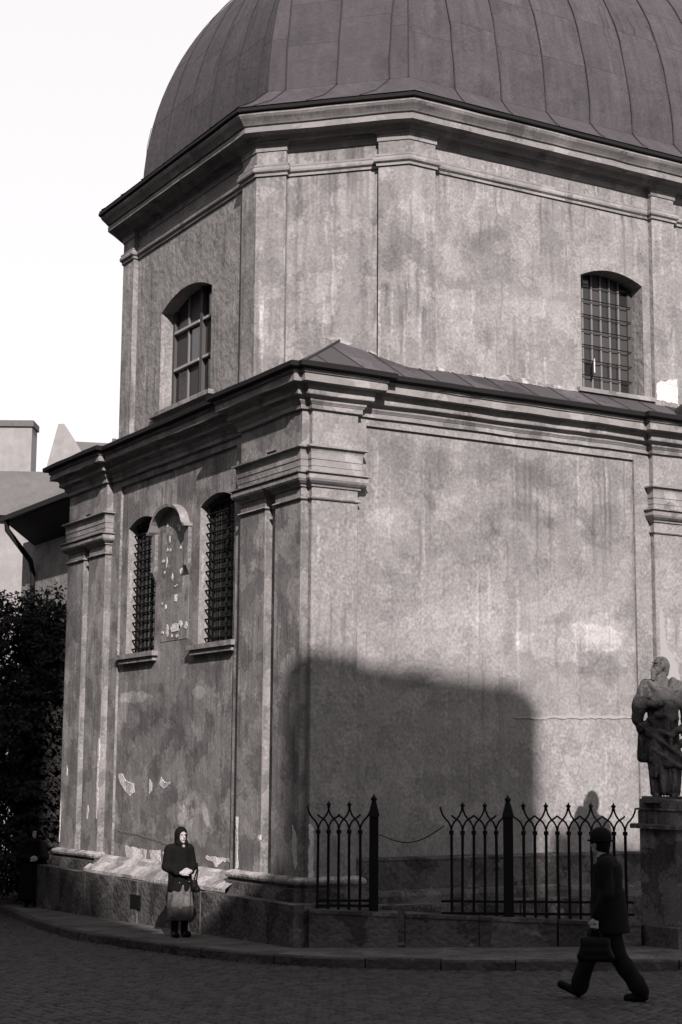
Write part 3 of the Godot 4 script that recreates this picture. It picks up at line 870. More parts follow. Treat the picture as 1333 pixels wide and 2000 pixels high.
func build_front_window(fr: Dictionary, zw: float) -> void:
	var w := part("arched_window", chapel)
	var wd := zw - 0.31
	var st := newst()
	var u0 := 5.32
	var u1 := 6.64
	# frame
	fbox(st, fr, u0, u0 + 0.07, 8.56, 10.7, wd - 0.04, wd + 0.03)
	fbox(st, fr, u1 - 0.09, u1, 8.56, 10.7, wd - 0.04, wd + 0.03)
	fbox(st, fr, u0 + 0.07, u1 - 0.09, 8.56, 8.62, wd - 0.04, wd + 0.03)
	put(st, "frame", M.window_grey, w)
	var cols := 6
	var rows := 8
	var a0 := u0 + 0.07
	var a1 := u1 - 0.09
	var b0 := 8.62
	var b1 := 10.70
	for j in rows:
		for i in cols:
			var pu0 := lerpf(a0, a1, float(i) / cols)
			var pu1 := lerpf(a0, a1, float(i + 1) / cols)
			var pv0 := lerpf(b0, b1, float(j) / rows)
			var pv1 := lerpf(b0, b1, float(j + 1) / rows)
			st = newst()
			var tlt := rng.randf_range(-0.006, 0.006)
			hexa(st, [fp(fr, pu0, pv0, wd - 0.02), fp(fr, pu1, pv0, wd - 0.02 + tlt), fp(fr, pu1, pv0, wd - 0.01 + tlt), fp(fr, pu0, pv0, wd - 0.01),
				fp(fr, pu0, pv1, wd - 0.02), fp(fr, pu1, pv1, wd - 0.02 + tlt), fp(fr, pu1, pv1, wd - 0.01 + tlt), fp(fr, pu0, pv1, wd - 0.01)])
			put(st, "pane", M.glass if rng.randf() < 0.45 else M.glass_dusty, w)
	for i in range(1, cols):
		var u := lerpf(a0, a1, float(i) / cols)
		st = newst()
		fbox(st, fr, u - 0.016, u + 0.016, b0, b1, wd - 0.008, wd + 0.02)
		put(st, "glazing_bar", M.window_wood, w)
	for j in range(1, rows):
		var v := lerpf(b0, b1, float(j) / rows)
		st = newst()
		arc_bar(st, fr, [u0, v - 0.02, wd + 0.06], [u1 - 0.05, v - 0.02, wd + 0.06], 0.009)
		put(st, "crossbar", M.iron, w)
	# one pane hinged open, showing its pale edge
	st = newst()
	fbox(st, face(fp(fr, a0 + (a1 - a0) / 3.0, 0, wd + 0.03), Vector3(-0.5, 0, 0.85), Vector3(0.85, 0, 0.5)), 0.0, 0.17, 8.89, 9.13, -0.01, 0.01)
	put(st, "open_pane", M.bare_plaster, w)
	st = newst()
	fbox(st, fr, 5.20, 6.82, 8.485, 8.555, zw - 0.2, zw + 0.09)
	put(st, "sill", M.moulding, w)

func build_flank_casement(fl: Dictionary, ww: float) -> void:
	var w := part("casement_window", chapel)
	var wd := ww - 0.26
	var u0 := 3.92
	var u1 := 5.98
	var st := newst()
	fbox(st, fl, u0, u0 + 0.09, 8.56, 10.66, wd - 0.05, wd + 0.03)
	fbox(st, fl, u1 - 0.09, u1, 8.56, 10.66, wd - 0.05, wd + 0.03)
	fbox(st, fl, u0 + 0.09, u1 - 0.09, 8.56, 8.65, wd - 0.05, wd + 0.03)
	put(st, "frame", M.window_grey, w)
	var mid := (u0 + u1) / 2.0 - 0.18
	for s in [[u0 + 0.09, mid - 0.05], [mid + 0.05, u1 - 0.09]]:
		for j in 3:
			for i in 2:
				st = newst()
				var pu0 := lerpf(s[0], s[1], i / 2.0)
				var pu1 := lerpf(s[0], s[1], (i + 1) / 2.0)
				fbox(st, fl, pu0, pu1, 8.65 + 0.68 * j, 8.65 + 0.68 * (j + 1), wd - 0.03, wd - 0.02)
				put(st, "pane", M.glass_dusty if (i + j) % 2 == 0 else M.glass, w)
		for j in range(1, 3):
			st = newst()
			fbox(st, fl, s[0] + 0.03, s[1] - 0.03, 8.63 + 0.68 * j, 8.675 + 0.68 * j, wd - 0.018, wd + 0.05)
			put(st, "transom", M.window_pale, w)
		st = newst()
		fbox(st, fl, (s[0] + s[1]) / 2 - 0.02, (s[0] + s[1]) / 2 + 0.02, 8.65, 10.66, wd - 0.018, wd + 0.015)
		put(st, "glazing_bar", M.window_wood, w)
	st = newst()
	fbox(st, fl, mid - 0.05, mid + 0.05, 8.65, 10.66, wd - 0.05, wd + 0.045)
	put(st, "mullion", M.window_grey, w)
	st = newst()
	fbox(st, fl, 3.78, 6.24, 8.485, 8.56, ww - 0.2, ww + 0.10)
	put(st, "sill", M.moulding, w)

func dome_ab(t: float) -> Array:
	# t < 0: the flared skirt below the shell; else the shell
	if t < 0.0:
		var s := 1.0 + t
		var sw := s - 0.10 * sin(s * PI)
		return [lerpf(4.92, 4.21, s), lerpf(2.896, 2.552, s), lerpf(12.69, 13.25, sw)]
	var a := lerpf(0.066, 1.5, t)
	var h := sin(a)
	var k := 4.2 * pow(maxf(0.0, 1.0 - pow(h, 2.12)), 1.0 / 2.12)
	return [k, k * 0.606, 12.9 + 5.3 * h]

func dome_pt(i: int, s: float, t: float, lift := 0.0) -> Array:
	var d := dome_ab(t)
	var o := octagon(d[0], d[1])
	var a: Vector2 = o[i]
	var b: Vector2 = o[(i + 1) % 8]
	var half := a.distance_to(b) / 2.0
	var dir := (b - a).normalized()
	var cl := clampf(s, -half, half)
	var p := (a + b) / 2.0 + dir * cl
	var nn := Vector2(dir.y, -dir.x)
	return [Vector3(p.x + nn.x * lift, d[2] + lift * 0.4, p.y + nn.y * lift), absf(s) >= half]

func build_dome() -> void:
	var dome := part("dome", chapel)
	for i in 8:
		var spacing := 0.93 if i % 2 == 0 else 0.86
		var shown := i <= 2
		if not shown:
			var st := newst()
			var ts := [-1.0, -0.5, 0.0, 0.15, 0.3, 0.45, 0.6, 0.75, 0.9, 1.0]
			for r in ts.size() - 1:
				quad(st, dome_pt(i, -9, ts[r])[0], dome_pt(i, 9, ts[r])[0], dome_pt(i, 9, ts[r + 1])[0], dome_pt(i, -9, ts[r + 1])[0])
			put(st, "dome_sheet", M.dome_metal_0, dome)
			continue
		var bounds := [-9.0]
		var s := -4.5 if i == 0 else (-2.2 if i == 2 else -0.86)
		while s < (4.7 if i == 0 else 2.6):
			bounds.append(s)
			s += spacing
		bounds.append(9.0)
		for c in bounds.size() - 1:
			var rows := [-1.0, 0.0]
			var t := 0.0
			while t < 1.0:
				t = minf(1.0, t + rng.randf_range(0.10, 0.17))
				rows.append(t)
			for r in rows.size() - 1:
				var n := 4
				var st := newst()
				var any := false
				for q in n:
					var ta := lerpf(rows[r], rows[r + 1], float(q) / n)
					var tb := lerpf(rows[r], rows[r + 1], float(q + 1) / n)
					var lift := 0.0025 * (1.0 - float(q) / n)
					var lift2 := 0.0025 * (1.0 - float(q + 1) / n)
					var a: Vector3 = dome_pt(i, bounds[c], ta, lift)[0]
					var b: Vector3 = dome_pt(i, bounds[c + 1], ta, lift)[0]
					var d: Vector3 = dome_pt(i, bounds[c], tb, lift2)[0]
					var e: Vector3 = dome_pt(i, bounds[c + 1], tb, lift2)[0]
					if a.distance_to(b) < 0.004 and d.distance_to(e) < 0.004: continue
					any = true
					st.set_smooth_group(0)
					var m: Vector3 = (a + b) / 2 + (a - Vector3(OC.x, a.y, OC.z)).normalized() * 0.0
					quad(st, a, b, e, d)
				if any: put(st, "dome_sheet", M["dome_metal_%d" % rng.randi_range(0, 3)], dome)
			# standing seam along the right edge of this column
			if c < bounds.size() - 2:
				var pts := []
				var tt := 0.0
				while tt <= 1.0:
					var q := dome_pt(i, bounds[c + 1], tt, 0.018)
					if q[1]: break
					var wv: float = jit.get_noise_2d(tt * 300.0, c * 40.0 + i * 90.0) * 0.02
					pts.append(q[0] + Vector3(wv, 0, wv))
					tt += 0.05
				if pts.size() > 2:
					var st := newst()
					tube(st, pts, 0.012 if i < 2 else 0.006, 5)
					put(st, "seam", M.seam_metal, dome)
				# the joint in the skirt leans over to the next one
				var st2 := newst()
				tube(st2, [dome_pt(i, bounds[c + 1], 0.0, 0.012)[0], dome_pt(i, bounds[c + 1] + 0.12, -0.5, 0.012)[0], dome_pt(i, bounds[c + 1] + 0.3, -1.0, 0.012)[0]], 0.007, 4)
				put(st2, "skirt_seam", M.seam_metal, dome)
	for i in [1, 2]:
		var pts := []
		for k in 24:
			pts.append(dome_pt(i, -9.0, k / 23.0 * 0.97, 0.012)[0])
		var st := newst()
		tube(st, pts, 0.009, 5)
		put(st, "hip_seam", M.seam_metal, dome)

# ------------------------------------------------------------------ ground
func gy(z: float) -> float:
	return SLOPE * z

func build_ground() -> void:
	var st := newst()
	var k := 300.0
	quad(st, Vector3(-k, gy(-k) - KERB, -k), Vector3(k, gy(-k) - KERB, -k), Vector3(k, gy(k) - KERB, k), Vector3(-k, gy(k) - KERB, k))
	var road := put(st, "road", M.roadway, self)
	structure(road)
	build_cobbles()
	var line := v2([[3.0, -40], [1.6, -24], [0.2, -15.5], [-0.73, -10.71], [-1.45, -6.98], [-1.86, -4.02], [-1.75, -2.24], [-1.53, -0.3], [-1.25, 0.75], [-0.78, 1.7], [0.42, 2.98], [1.5, 3.68], [2.74, 4.45], [6.0, 6.4], [10.0, 8.7], [16.0, 12.0]])
	# sidewalk
	var poly := PackedVector2Array()
	for i in line.size():
		poly.append(line[i] + Vector2(0.05, -0.03))
	poly.append(Vector2(16, -40))
	var idx := Geometry2D.triangulate_polygon(poly)
	st = newst()
	for i in range(0, idx.size(), 3):
		var t := []
		for q in 3:
			var p: Vector2 = poly[idx[i + q]]
			t.append(Vector3(p.x, gy(p.y), p.y))
		tri(st, t[0], t[1], t[2])
	structure(put(st, "sidewalk", M.pavement, self))
	# kerb of separate stones
	var kerb := Node3D.new()
	kerb.name = "kerb"
	add_child(kerb)
	structure(kerb)
	# resample
	var curve := Curve2D.new()
	for p in line: curve.add_point(p)
	var L := curve.get_baked_length()
	var s := 12.0
	while s < L - 2.0:
		var ln := rng.randf_range(0.85, 1.35)
		var cuts := 3
		st = newst()
		var dz := rng.randf_range(-0.008, 0.008)
		for c in cuts:
			var a := curve.sample_baked(s + ln * c / cuts + (0.008 if c == 0 else 0.0))
			var b := curve.sample_baked(s + ln * (c + 1) / cuts - (0.008 if c == cuts - 1 else 0.0))
			var na := (curve.sample_baked(s + ln * c / cuts + 0.1) - curve.sample_baked(s + ln * c / cuts - 0.1)).normalized()
			var nb := (curve.sample_baked(s + ln * (c + 1) / cuts + 0.1) - curve.sample_baked(s + ln * (c + 1) / cuts - 0.1)).normalized()
			na = Vector2(-na.y, na.x); nb = Vector2(-nb.y, nb.x)
			# na points to the street side
			var ya := gy(a.y); var yb := gy(b.y)
			var pr := [[-0.09, 0.008 + dz], [0.0, 0.008 + dz], [0.02, -0.012 + dz], [0.03, -KERB - 0.05]]
			for q in 3:
				quad(st, Vector3(a.x + na.x * pr[q][0], ya + pr[q][1], a.y + na.y * pr[q][0]), Vector3(b.x + nb.x * pr[q][0], yb + pr[q][1], b.y + nb.y * pr[q][0]),
					Vector3(b.x + nb.x * pr[q + 1][0], yb + pr[q + 1][1], b.y + nb.y * pr[q + 1][0]), Vector3(a.x + na.x * pr[q + 1][0], ya + pr[q + 1][1], a.y + na.y * pr[q + 1][0]))
			if c == 0 or c == cuts - 1:
				var e := a if c == 0 else b
				var ne := na if c == 0 else nb
				var y := ya if c == 0 else yb
				quad(st, Vector3(e.x - ne.x * 0.09, y + 0.008 + dz, e.y - ne.y * 0.09), Vector3(e.x, y + 0.008 + dz, e.y), Vector3(e.x + ne.x * 0.03, y - KERB - 0.05, e.y + ne.y * 0.03), Vector3(e.x - ne.x * 0.09, y - KERB - 0.05, e.y - ne.y * 0.09))
		put(st, "kerb_stone", M.kerb_stone, kerb)
		s += ln

# worn cobbles: far too many to count, all alike at this distance
func build_cobbles() -> void:
	var st := newst()
	var b := 0.028
	var hx := 0.068
	var hz := 0.054
	var lo := [V(-hx, -0.05, -hz), V(hx, -0.05, -hz), V(hx, -0.05, hz), V(-hx, -0.05, hz)]
	var md := [V(-hx, -0.006, -hz), V(hx, -0.006, -hz), V(hx, -0.006, hz), V(-hx, -0.006, hz)]
	var hi := [V(-hx + b, 0.012, -hz + b), V(hx - b, 0.012, -hz + b), V(hx - b, 0.012, hz - b), V(-hx + b, 0.012, hz - b)]
	st.set_smooth_group(0)
	for i in 4:
		var j := (i + 1) % 4
		quad(st, lo[i], lo[j], md[j], md[i])
		quad(st, md[i], md[j], hi[j], hi[i])
	quad(st, hi[0], hi[1], hi[2], hi[3])
	st.generate_normals()
	var mm := MultiMesh.new()
	mm.transform_format = MultiMesh.TRANSFORM_3D
	mm.use_colors = true
	mm.mesh = st.commit()
	var xf := []
	var cl := []
	var u := Vector2(0.863, 0.504)
	var n := Vector2(-0.504, 0.863)
	var tilt := Basis(Vector3.RIGHT, atan(SLOPE))
	for r in 158:
		for c in 96:
			var p := Vector2(-6.2, -6.6) + u * (c * 0.142 + (0.071 if r % 2 == 0 else 0.0) + 1.5) + n * (r * 0.115 - 7.0)
			p += Vector2(rng.randf_range(-0.012, 0.012), rng.randf_range(-0.012, 0.012))
			if p.x < -14.0 or p.y > 14.5: continue
			var bs := Basis(Vector3.UP, -atan2(u.y, u.x) + rng.randf_range(-0.09, 0.09)) * Basis(Vector3(rng.randf() - 0.5, 0, rng.randf() - 0.5).normalized(), rng.randf_range(-0.09, 0.09))
			bs = tilt * bs * Basis.from_scale(Vector3(rng.randf_range(0.85, 1.03), 1.0, rng.randf_range(0.85, 1.03)))
			xf.append(Transform3D(bs, Vector3(p.x, gy(p.y) - KERB + 0.004 + rng.randf_range(-0.006, 0.006), p.y)))
			var k := rng.randf_range(0.017, 0.042)
			cl.append(Color(k, k * 0.95, k * 0.96))
	mm.instance_count = xf.size()
	for i in xf.size():
		mm.set_instance_transform(i, xf[i])
		mm.set_instance_color(i, cl[i])
	var mi := MultiMeshInstance3D.new()
	mi.multimesh = mm
	mi.name = "cobbles"
	var m := StandardMaterial3D.new()
	m.vertex_color_use_as_albedo = true
	m.roughness = 0.6
	m.metallic_specular = 0.3
	m.cull_mode = BaseMaterial3D.CULL_DISABLED
	mi.material_override = m
	add_child(mi)
	tag(mi, "worn dark cobbles paving the street in front of the kerb", "cobbles", "", "stuff")

# ------------------------------------------------------------------ railing, pedestal, chain
const FENCE_O := Vector3(0.02, 0.0, 0.45)
const FENCE_U := Vector3(0.863, 0.0, 0.504)
const FENCE_N := Vector3(-0.504, 0.0, 0.863)

func wall_top(s: float) -> float:
	return lerpf(0.515, 0.375, clampf((s + 0.2) / 4.0, 0.0, 1.0))

func build_railing() -> void:
	var f := face(FENCE_O, FENCE_U, FENCE_N)
	var wl := thing("low_stone_wall", "low grey stone wall carrying the iron railing in front of the chapel", "wall", fp(f, 0, 0, 0))
	for d in [[-0.22, 0.97], [1.07, 2.05], [2.06, 3.095], [3.12, 4.22]]:
		var st := newst()
		var q := []
		var o := fp(f, 0, 0, 0)
		for v in [-0.4, 1.0]:
			for c in [[d[0], -0.16], [d[1], -0.16], [d[1], 0.16], [d[0], 0.16]]:
				q.append(fp(f, c[0], v if v < 0 else wall_top(c[0]) - 0.05, c[1]) - o)
		hexa(st, q)
		put(st, "wall_stone", M.dark_stone, wl)
		st = newst()
		q = []
		for v in [-0.048, 0.0]:
			for c in [[d[0], -0.175], [d[1], -0.175], [d[1], 0.18], [d[0], 0.18]]:
				q.append(fp(f, c[0], wall_top(c[0]) + v, c[1]) - o)
		hexa(st, q)
		put(st, "coping_stone", M.stone, wl)
	var ta := thing("iron_railing", "short black iron railing section beside the chapel's corner pilaster", "railing", Vector3.ZERO, 0.0, "black iron railings on the low wall")
	rail_section(f, ta, [-0.11, 0.03, 0.17, 0.31, 0.46], [0.645], 1, -0.13, 0.60)
	var tb := thing("iron_railing", "long black iron railing section running up to the statue's pedestal", "railing", Vector3.ZERO, 0.0, "black iron railings on the low wall")
	var bars := []
	for i in 5: bars.append(1.70 + 0.152 * i)
	for i in 10: bars.append(2.68 + 0.1535 * i)
	rail_section(f, tb, bars, [2.47], 1, 1.56, 4.16)
	# slack wire across the gap
	var st := newst()
	var pts := []
	for i in 13:
		var t := i / 12.0
		pts.append(fp(f, lerpf(0.72, 1.60, t), lerpf(1.50, 1.62, t) - 0.16 * sin(t * PI), 0.0))
	tube(st, pts, 0.007, 4)
	tag(put(st, "slack_wire", M.iron, self), "thin slack wire hanging across the gap between the two iron railings", "wire")

func rail_section(f: Dictionary, parent: Node, bars: Array, posts: Array, first_finial: int, r0: float, r1: float) -> void:
	for i in bars.size():
		var s: float = bars[i]
		var st := newst()
		tube(st, [fp(f, s + rng.randf_range(-0.008, 0.008), wall_top(s), rng.randf_range(-0.01, 0.01)), fp(f, s + rng.randf_range(-0.004, 0.004), 1.1, 0), fp(f, s, 1.56, 0)], 0.0205, 6)
		for v in [1.52, 1.545]:
			tube(st, [fp(f, s, v - 0.012, 0), fp(f, s, v + 0.012, 0)], 0.033, 8)
		put(st, "bar", M.iron, parent)
		var fin := (i % 2) == first_finial
		st = newst()
		for sd in [-1.0, 1.0]:
			var c := []
			if fin:
				for q in [[0.0, 1.555], [0.012, 1.62], [0.04, 1.675], [0.08, 1.712], [0.12, 1.735], [0.153, 1.765]]:
					c.append(fp(f, s + sd * q[0], q[1], 0.008))
			else:
				for q in [[0.0, 1.555], [0.012, 1.62], [0.04, 1.675], [0.08, 1.715], [0.115, 1.765], [0.138, 1.82], [0.148, 1.875]]:
					c.append(fp(f, s + sd * q[0], q[1], -0.008))
			tube(st, c, 0.0135, 5)
		put(st, "tracery", M.iron, parent)
		if fin:
			st = newst()
			lathe(st, fp(f, s, 1.86, 0), [[0.0, -0.03], [0.024, -0.01], [0.016, 0.01], [0.034, 0.03], [0.034, 0.04], [0.014, 0.06], [0.0, 0.095]], 8)
			put(st, "finial", M.iron, parent)
	for s in posts:
		var st := newst()
		var hw := 0.062
		fbox(st, f, s - hw, s + hw, wall_top(s), 1.74, -hw, hw)
		var q := []
		for c in [[-hw - 0.015, 1.742], [-0.035, 1.92]]:
			for d in [[-1, -1], [1, -1], [1, 1], [-1, 1]]:
				q.append(fp(f, s + absf(c[0]) * d[0], c[1], absf(c[0]) * d[1]))
		hexa(st, q)
		put(st, "post", M.iron, parent)
		st = newst()
		lathe(st, fp(f, s, 1.92, 0), [[0.04, 0.0], [0.028, 0.025], [0.045, 0.05], [0.045, 0.065], [0.018, 0.09], [0.0, 0.13]], 8)
		put(st, "finial", M.iron, parent)
	for v in [0.62]:
		var st := newst()
		fbox(st, f, r0, r1, v - 0.016, v + 0.016, -0.014, 0.014)
		put(st, "rail", M.iron, parent)
	var st2 := newst()
	fbox(st2, f, r0, r1, wall_top((r0 + r1) / 2) + 0.035, wall_top((r0 + r1) / 2) + 0.07, -0.015, 0.015)
	put(st2, "rail", M.iron, parent)

func tier(t: Node, called: String, hw: float, y0: float, y1: float, mat: String, bev: float) -> void:
	var st := newst()
	var q := []
	for c in [[hw, y0], [hw, y1 - bev], [hw - bev, y1]]:
		q.append([Vector3(-c[0], c[1], -c[0]), Vector3(c[0], c[1], -c[0]), Vector3(c[0], c[1], c[0]), Vector3(-c[0], c[1], c[0])])
	for r in 2:
		for i in 4:
			var j := (i + 1) % 4
			quad(st, q[r][i], q[r][j], q[r + 1][j], q[r + 1][i])
	quad(st, q[2][0], q[2][1], q[2][2], q[2][3])
	quad(st, q[0][0], q[0][1], q[0][2], q[0][3])
	put(st, called, M[mat], t)

func build_pedestal() -> void:
	var b := Vector3(4.12, 0.05, 2.90)
	var t := thing("stone_pedestal", "tall weathered stone pedestal carrying the robed statue", "pedestal", b)
	tier(t, "foot", 0.42, -0.3, 0.30, "stone", 0.02)
	tier(t, "die", 0.365, 0.302, 1.555, "pedestal_stone", 0.012)
	tier(t, "drip_slab", 0.46, 1.557, 1.62, "dark_stone", 0.01)
	tier(t, "cap", 0.38, 1.622, 1.80, "pedestal_stone", 0.01)
	tier(t, "cap_moulding", 0.40, 1.802, 1.83, "pedestal_stone", 0.008)
	tier(t, "top_block", 0.365, 1.832, 1.955, "pedestal_stone", 0.015)

# ------------------------------------------------------------------ figures: tapered capsules joined by a smooth minimum, meshed as surface nets
# prims: ["c", a, b, ra, rb] capsule, ["e", centre, radii] ellipsoid, ["f", a, b, ra, rb, depth] upright cone with flat ends; a last "sub" cuts it away
func prim_d(q: Array, p: Vector3) -> float:
	match q[0]:
		"c":
			var ba: Vector3 = q[2] - q[1]
			var pa: Vector3 = p - q[1]
			var h := clampf(pa.dot(ba) / maxf(ba.length_squared(), 1e-8), 0.0, 1.0)
			return (pa - ba * h).length() - lerpf(q[3], q[4], h)
		"e":
			var r: Vector3 = q[2]
			var d: Vector3 = (p - q[1]) / r
			var k := d.length()
			return (k - 1.0) * minf(r.x, minf(r.y, r.z))
		_:
			var a: Vector3 = q[1]
			var b: Vector3 = q[2]
			var h := (p.y - a.y) / (b.y - a.y)
			var hc := clampf(h, 0.0, 1.0)
			var c := a.lerp(b, hc)
			var rr: float = lerpf(q[3], q[4], hc)
			var dd := Vector2(p.x - c.x, (p.z - c.z) / q[5]).length() - rr
			return maxf(dd * 0.95, maxf(minf(a.y, b.y) - p.y, p.y - maxf(a.y, b.y)))

func prim_box(q: Array) -> AABB:
	if q[0] == "e": return AABB(q[1] - q[2], q[2] * 2.0)
	var r: float = maxf(q[3], q[4])
	if q[0] == "f": r = r * maxf(1.0, q[5])
	var bb := AABB(q[1], Vector3.ZERO).expand(q[2])
	return bb.grow(r)

func figure_mesh(st: SurfaceTool, prims: Array, cell: float, k: float, warp = null) -> void:
	var bb := prim_box(prims[0])
	for q in prims:
		if q.back() is String and q.back() == "sub": continue
		bb = bb.merge(prim_box(q))
	bb = bb.grow(cell * 3.0 + 0.02)
	var nx := int(bb.size.x / cell) + 2
	var ny := int(bb.size.y / cell) + 2
	var nz := int(bb.size.z / cell) + 2
	var o := bb.position
	var g := PackedFloat32Array()
	g.resize(nx * ny * nz)
	g.fill(1.0)
	for q in prims:
		var sub: bool = q.back() is String and q.back() == "sub"
		var pb := prim_box(q).grow(k + cell * 2.5)
		var lo := ((pb.position - o) / cell).floor()
		var hi := ((pb.end - o) / cell).ceil()
		for iz in range(maxi(0, int(lo.z)), mini(nz, int(hi.z) + 1)):
			for iy in range(maxi(0, int(lo.y)), mini(ny, int(hi.y) + 1)):
				var row := (iz * ny + iy) * nx
				for ix in range(maxi(0, int(lo.x)), mini(nx, int(hi.x) + 1)):
					var d := prim_d(q, o + Vector3(ix, iy, iz) * cell)
					var e := g[row + ix]
					if sub:
						g[row + ix] = maxf(e, -d)
					else:
						var h := maxf(k - absf(e - d), 0.0) / k
						g[row + ix] = minf(e, d) - h * h * k * 0.25
	if warp != null:
		for iz in nz:
			for iy in ny:
				for ix in nx:
					var i := (iz * ny + iy) * nx + ix
					if absf(g[i]) < 0.08: g[i] += warp.call(o + Vector3(ix, iy, iz) * cell)
	var vid := {}
	var vs := PackedVector3Array()
	var offs := [0, 1, nx, nx + 1, nx * ny, nx * ny + 1, nx * ny + nx, nx * ny + nx + 1]
	var cp := [Vector3(0, 0, 0), Vector3(1, 0, 0), Vector3(0, 1, 0), Vector3(1, 1, 0), Vector3(0, 0, 1), Vector3(1, 0, 1), Vector3(0, 1, 1), Vector3(1, 1, 1)]
	var ed := [[0, 1], [2, 3], [4, 5], [6, 7], [0, 2], [1, 3], [4, 6], [5, 7], [0, 4], [1, 5], [2, 6], [3, 7]]
	for iz in nz - 1:
		for iy in ny - 1:
			for ix in nx - 1:
				var i := (iz * ny + iy) * nx + ix
				var m := 0
				for c in 8:
					if g[i + offs[c]] < 0.0: m += 1
				if m == 0 or m == 8: continue
				var s := Vector3.ZERO
				var n := 0
				for e in ed:
					var a := g[i + offs[e[0]]]
					var b := g[i + offs[e[1]]]
					if (a < 0.0) != (b < 0.0):
						s += cp[e[0]].lerp(cp[e[1]], a / (a - b))
						n += 1
				vid[i] = vs.size()
				vs.append(o + (Vector3(ix, iy, iz) + s / n) * cell)
	st.set_smooth_group(0)
	var dirs := [[1, nx, nx * ny], [nx, nx * ny, 1], [nx * ny, 1, nx]]
	for i in vid:
		for d in dirs:
			var a := g[i]
			var j: int = i + d[0]
			if j >= g.size(): continue
			var b := g[j]
			if (a < 0.0) == (b < 0.0): continue
			var q := [i, i - d[1], i - d[1] - d[2], i - d[2]]
			var ok := true
			for e in q:
				if not vid.has(e): ok = false
			if not ok: continue
			if a < 0.0: quad(st, vs[vid[q[0]]], vs[vid[q[3]]], vs[vid[q[2]]], vs[vid[q[1]]])
			else: quad(st, vs[vid[q[0]]], vs[vid[q[1]]], vs[vid[q[2]]], vs[vid[q[3]]])
	st.set_smooth_group(-1)

func figure(prims: Array, cell: float, k: float, called: String, mat: Material, parent: Node, warp = null) -> MeshInstance3D:
	var st := newst()
	figure_mesh(st, prims, cell, k, warp)
	return put(st, called, mat, parent)

func V(x: float, y: float, z: float) -> Vector3:
	return Vector3(x, y, z)

# head looking along +z at height y (chin to crown h), turned by yaw
func head_prims(c: Vector3, h: float, yaw: float) -> Array:
	var b := Basis(Vector3.UP, yaw)
	var s := h / 0.22
	var r := []
	r.append(["e", c + b * V(0, 0.02, -0.012) * s, V(0.074, 0.098, 0.092) * s])
	r.append(["e", c + b * V(0, -0.045, 0.022) * s, V(0.056, 0.066, 0.062) * s])
	r.append(["c", c + b * V(0, 0.022, 0.082) * s, c + b * V(0, -0.018, 0.104) * s, 0.009 * s, 0.014 * s])
	r.append(["c", c + b * V(-0.022, -0.05, 0.082) * s, c + b * V(0.022, -0.05, 0.082) * s, 0.008 * s, 0.008 * s])
	r.append(["e", c + b * V(0, -0.09, 0.06) * s, V(0.025, 0.02, 0.022) * s])
	for sd in [-1, 1]:
		r.append(["e", c + b * V(0.076 * sd, 0.0, -0.005) * s, V(0.012, 0.03, 0.02) * s])
		r.append(["c", c + b * V(0.018 * sd, 0.042, 0.078) * s, c + b * V(0.05 * sd, 0.04, 0.066) * s, 0.009 * s, 0.008 * s])
		r.append(["e", c + b * V(0.031 * sd, 0.022, 0.083) * s, V(0.014, 0.009, 0.012) * s, "sub"])
	return r

# a hand: palm from wrist w to knuckles, five bent fingers
func hand_prims(w: Vector3, fwd: Vector3, up: Vector3, s: float, side: float, curl: float) -> Array:
	var f := fwd.normalized()
	var u := up.normalized()
	var r := f.cross(u).normalized() * side
	var out := [["c", w, w + f * 0.03 * s, 0.026 * s, 0.03 * s]]
	for i in 4:
		var x := (i - 1.5) * 0.02 * s
		var kn := w + f * 0.085 * s + r * x
		out.append(["c", w + f * 0.02 * s + r * x * 0.8, kn, 0.013 * s, 0.011 * s])
		var ln: float = [0.062, 0.072, 0.07, 0.055][i] * s
		var m := kn + (f * cos(curl) - u * sin(curl)) * ln * 0.5
		var e := m + (f * cos(curl * 2.0) - u * sin(curl * 2.0)) * ln * 0.5
		out.append(["c", kn, m, 0.0095 * s, 0.009 * s])
		out.append(["c", m, e, 0.009 * s, 0.0075 * s])
	var tb := w + f * 0.025 * s - r * 0.03 * s
	var tm := tb + (f * 0.7 - r * 0.6 - u * 0.3).normalized() * 0.035 * s
	out.append(["c", tb, tm, 0.013 * s, 0.011 * s])
	out.append(["c", tm, tm + (f * 0.9 - u * 0.4).normalized() * 0.03 * s, 0.011 * s, 0.009 * s])
	return out

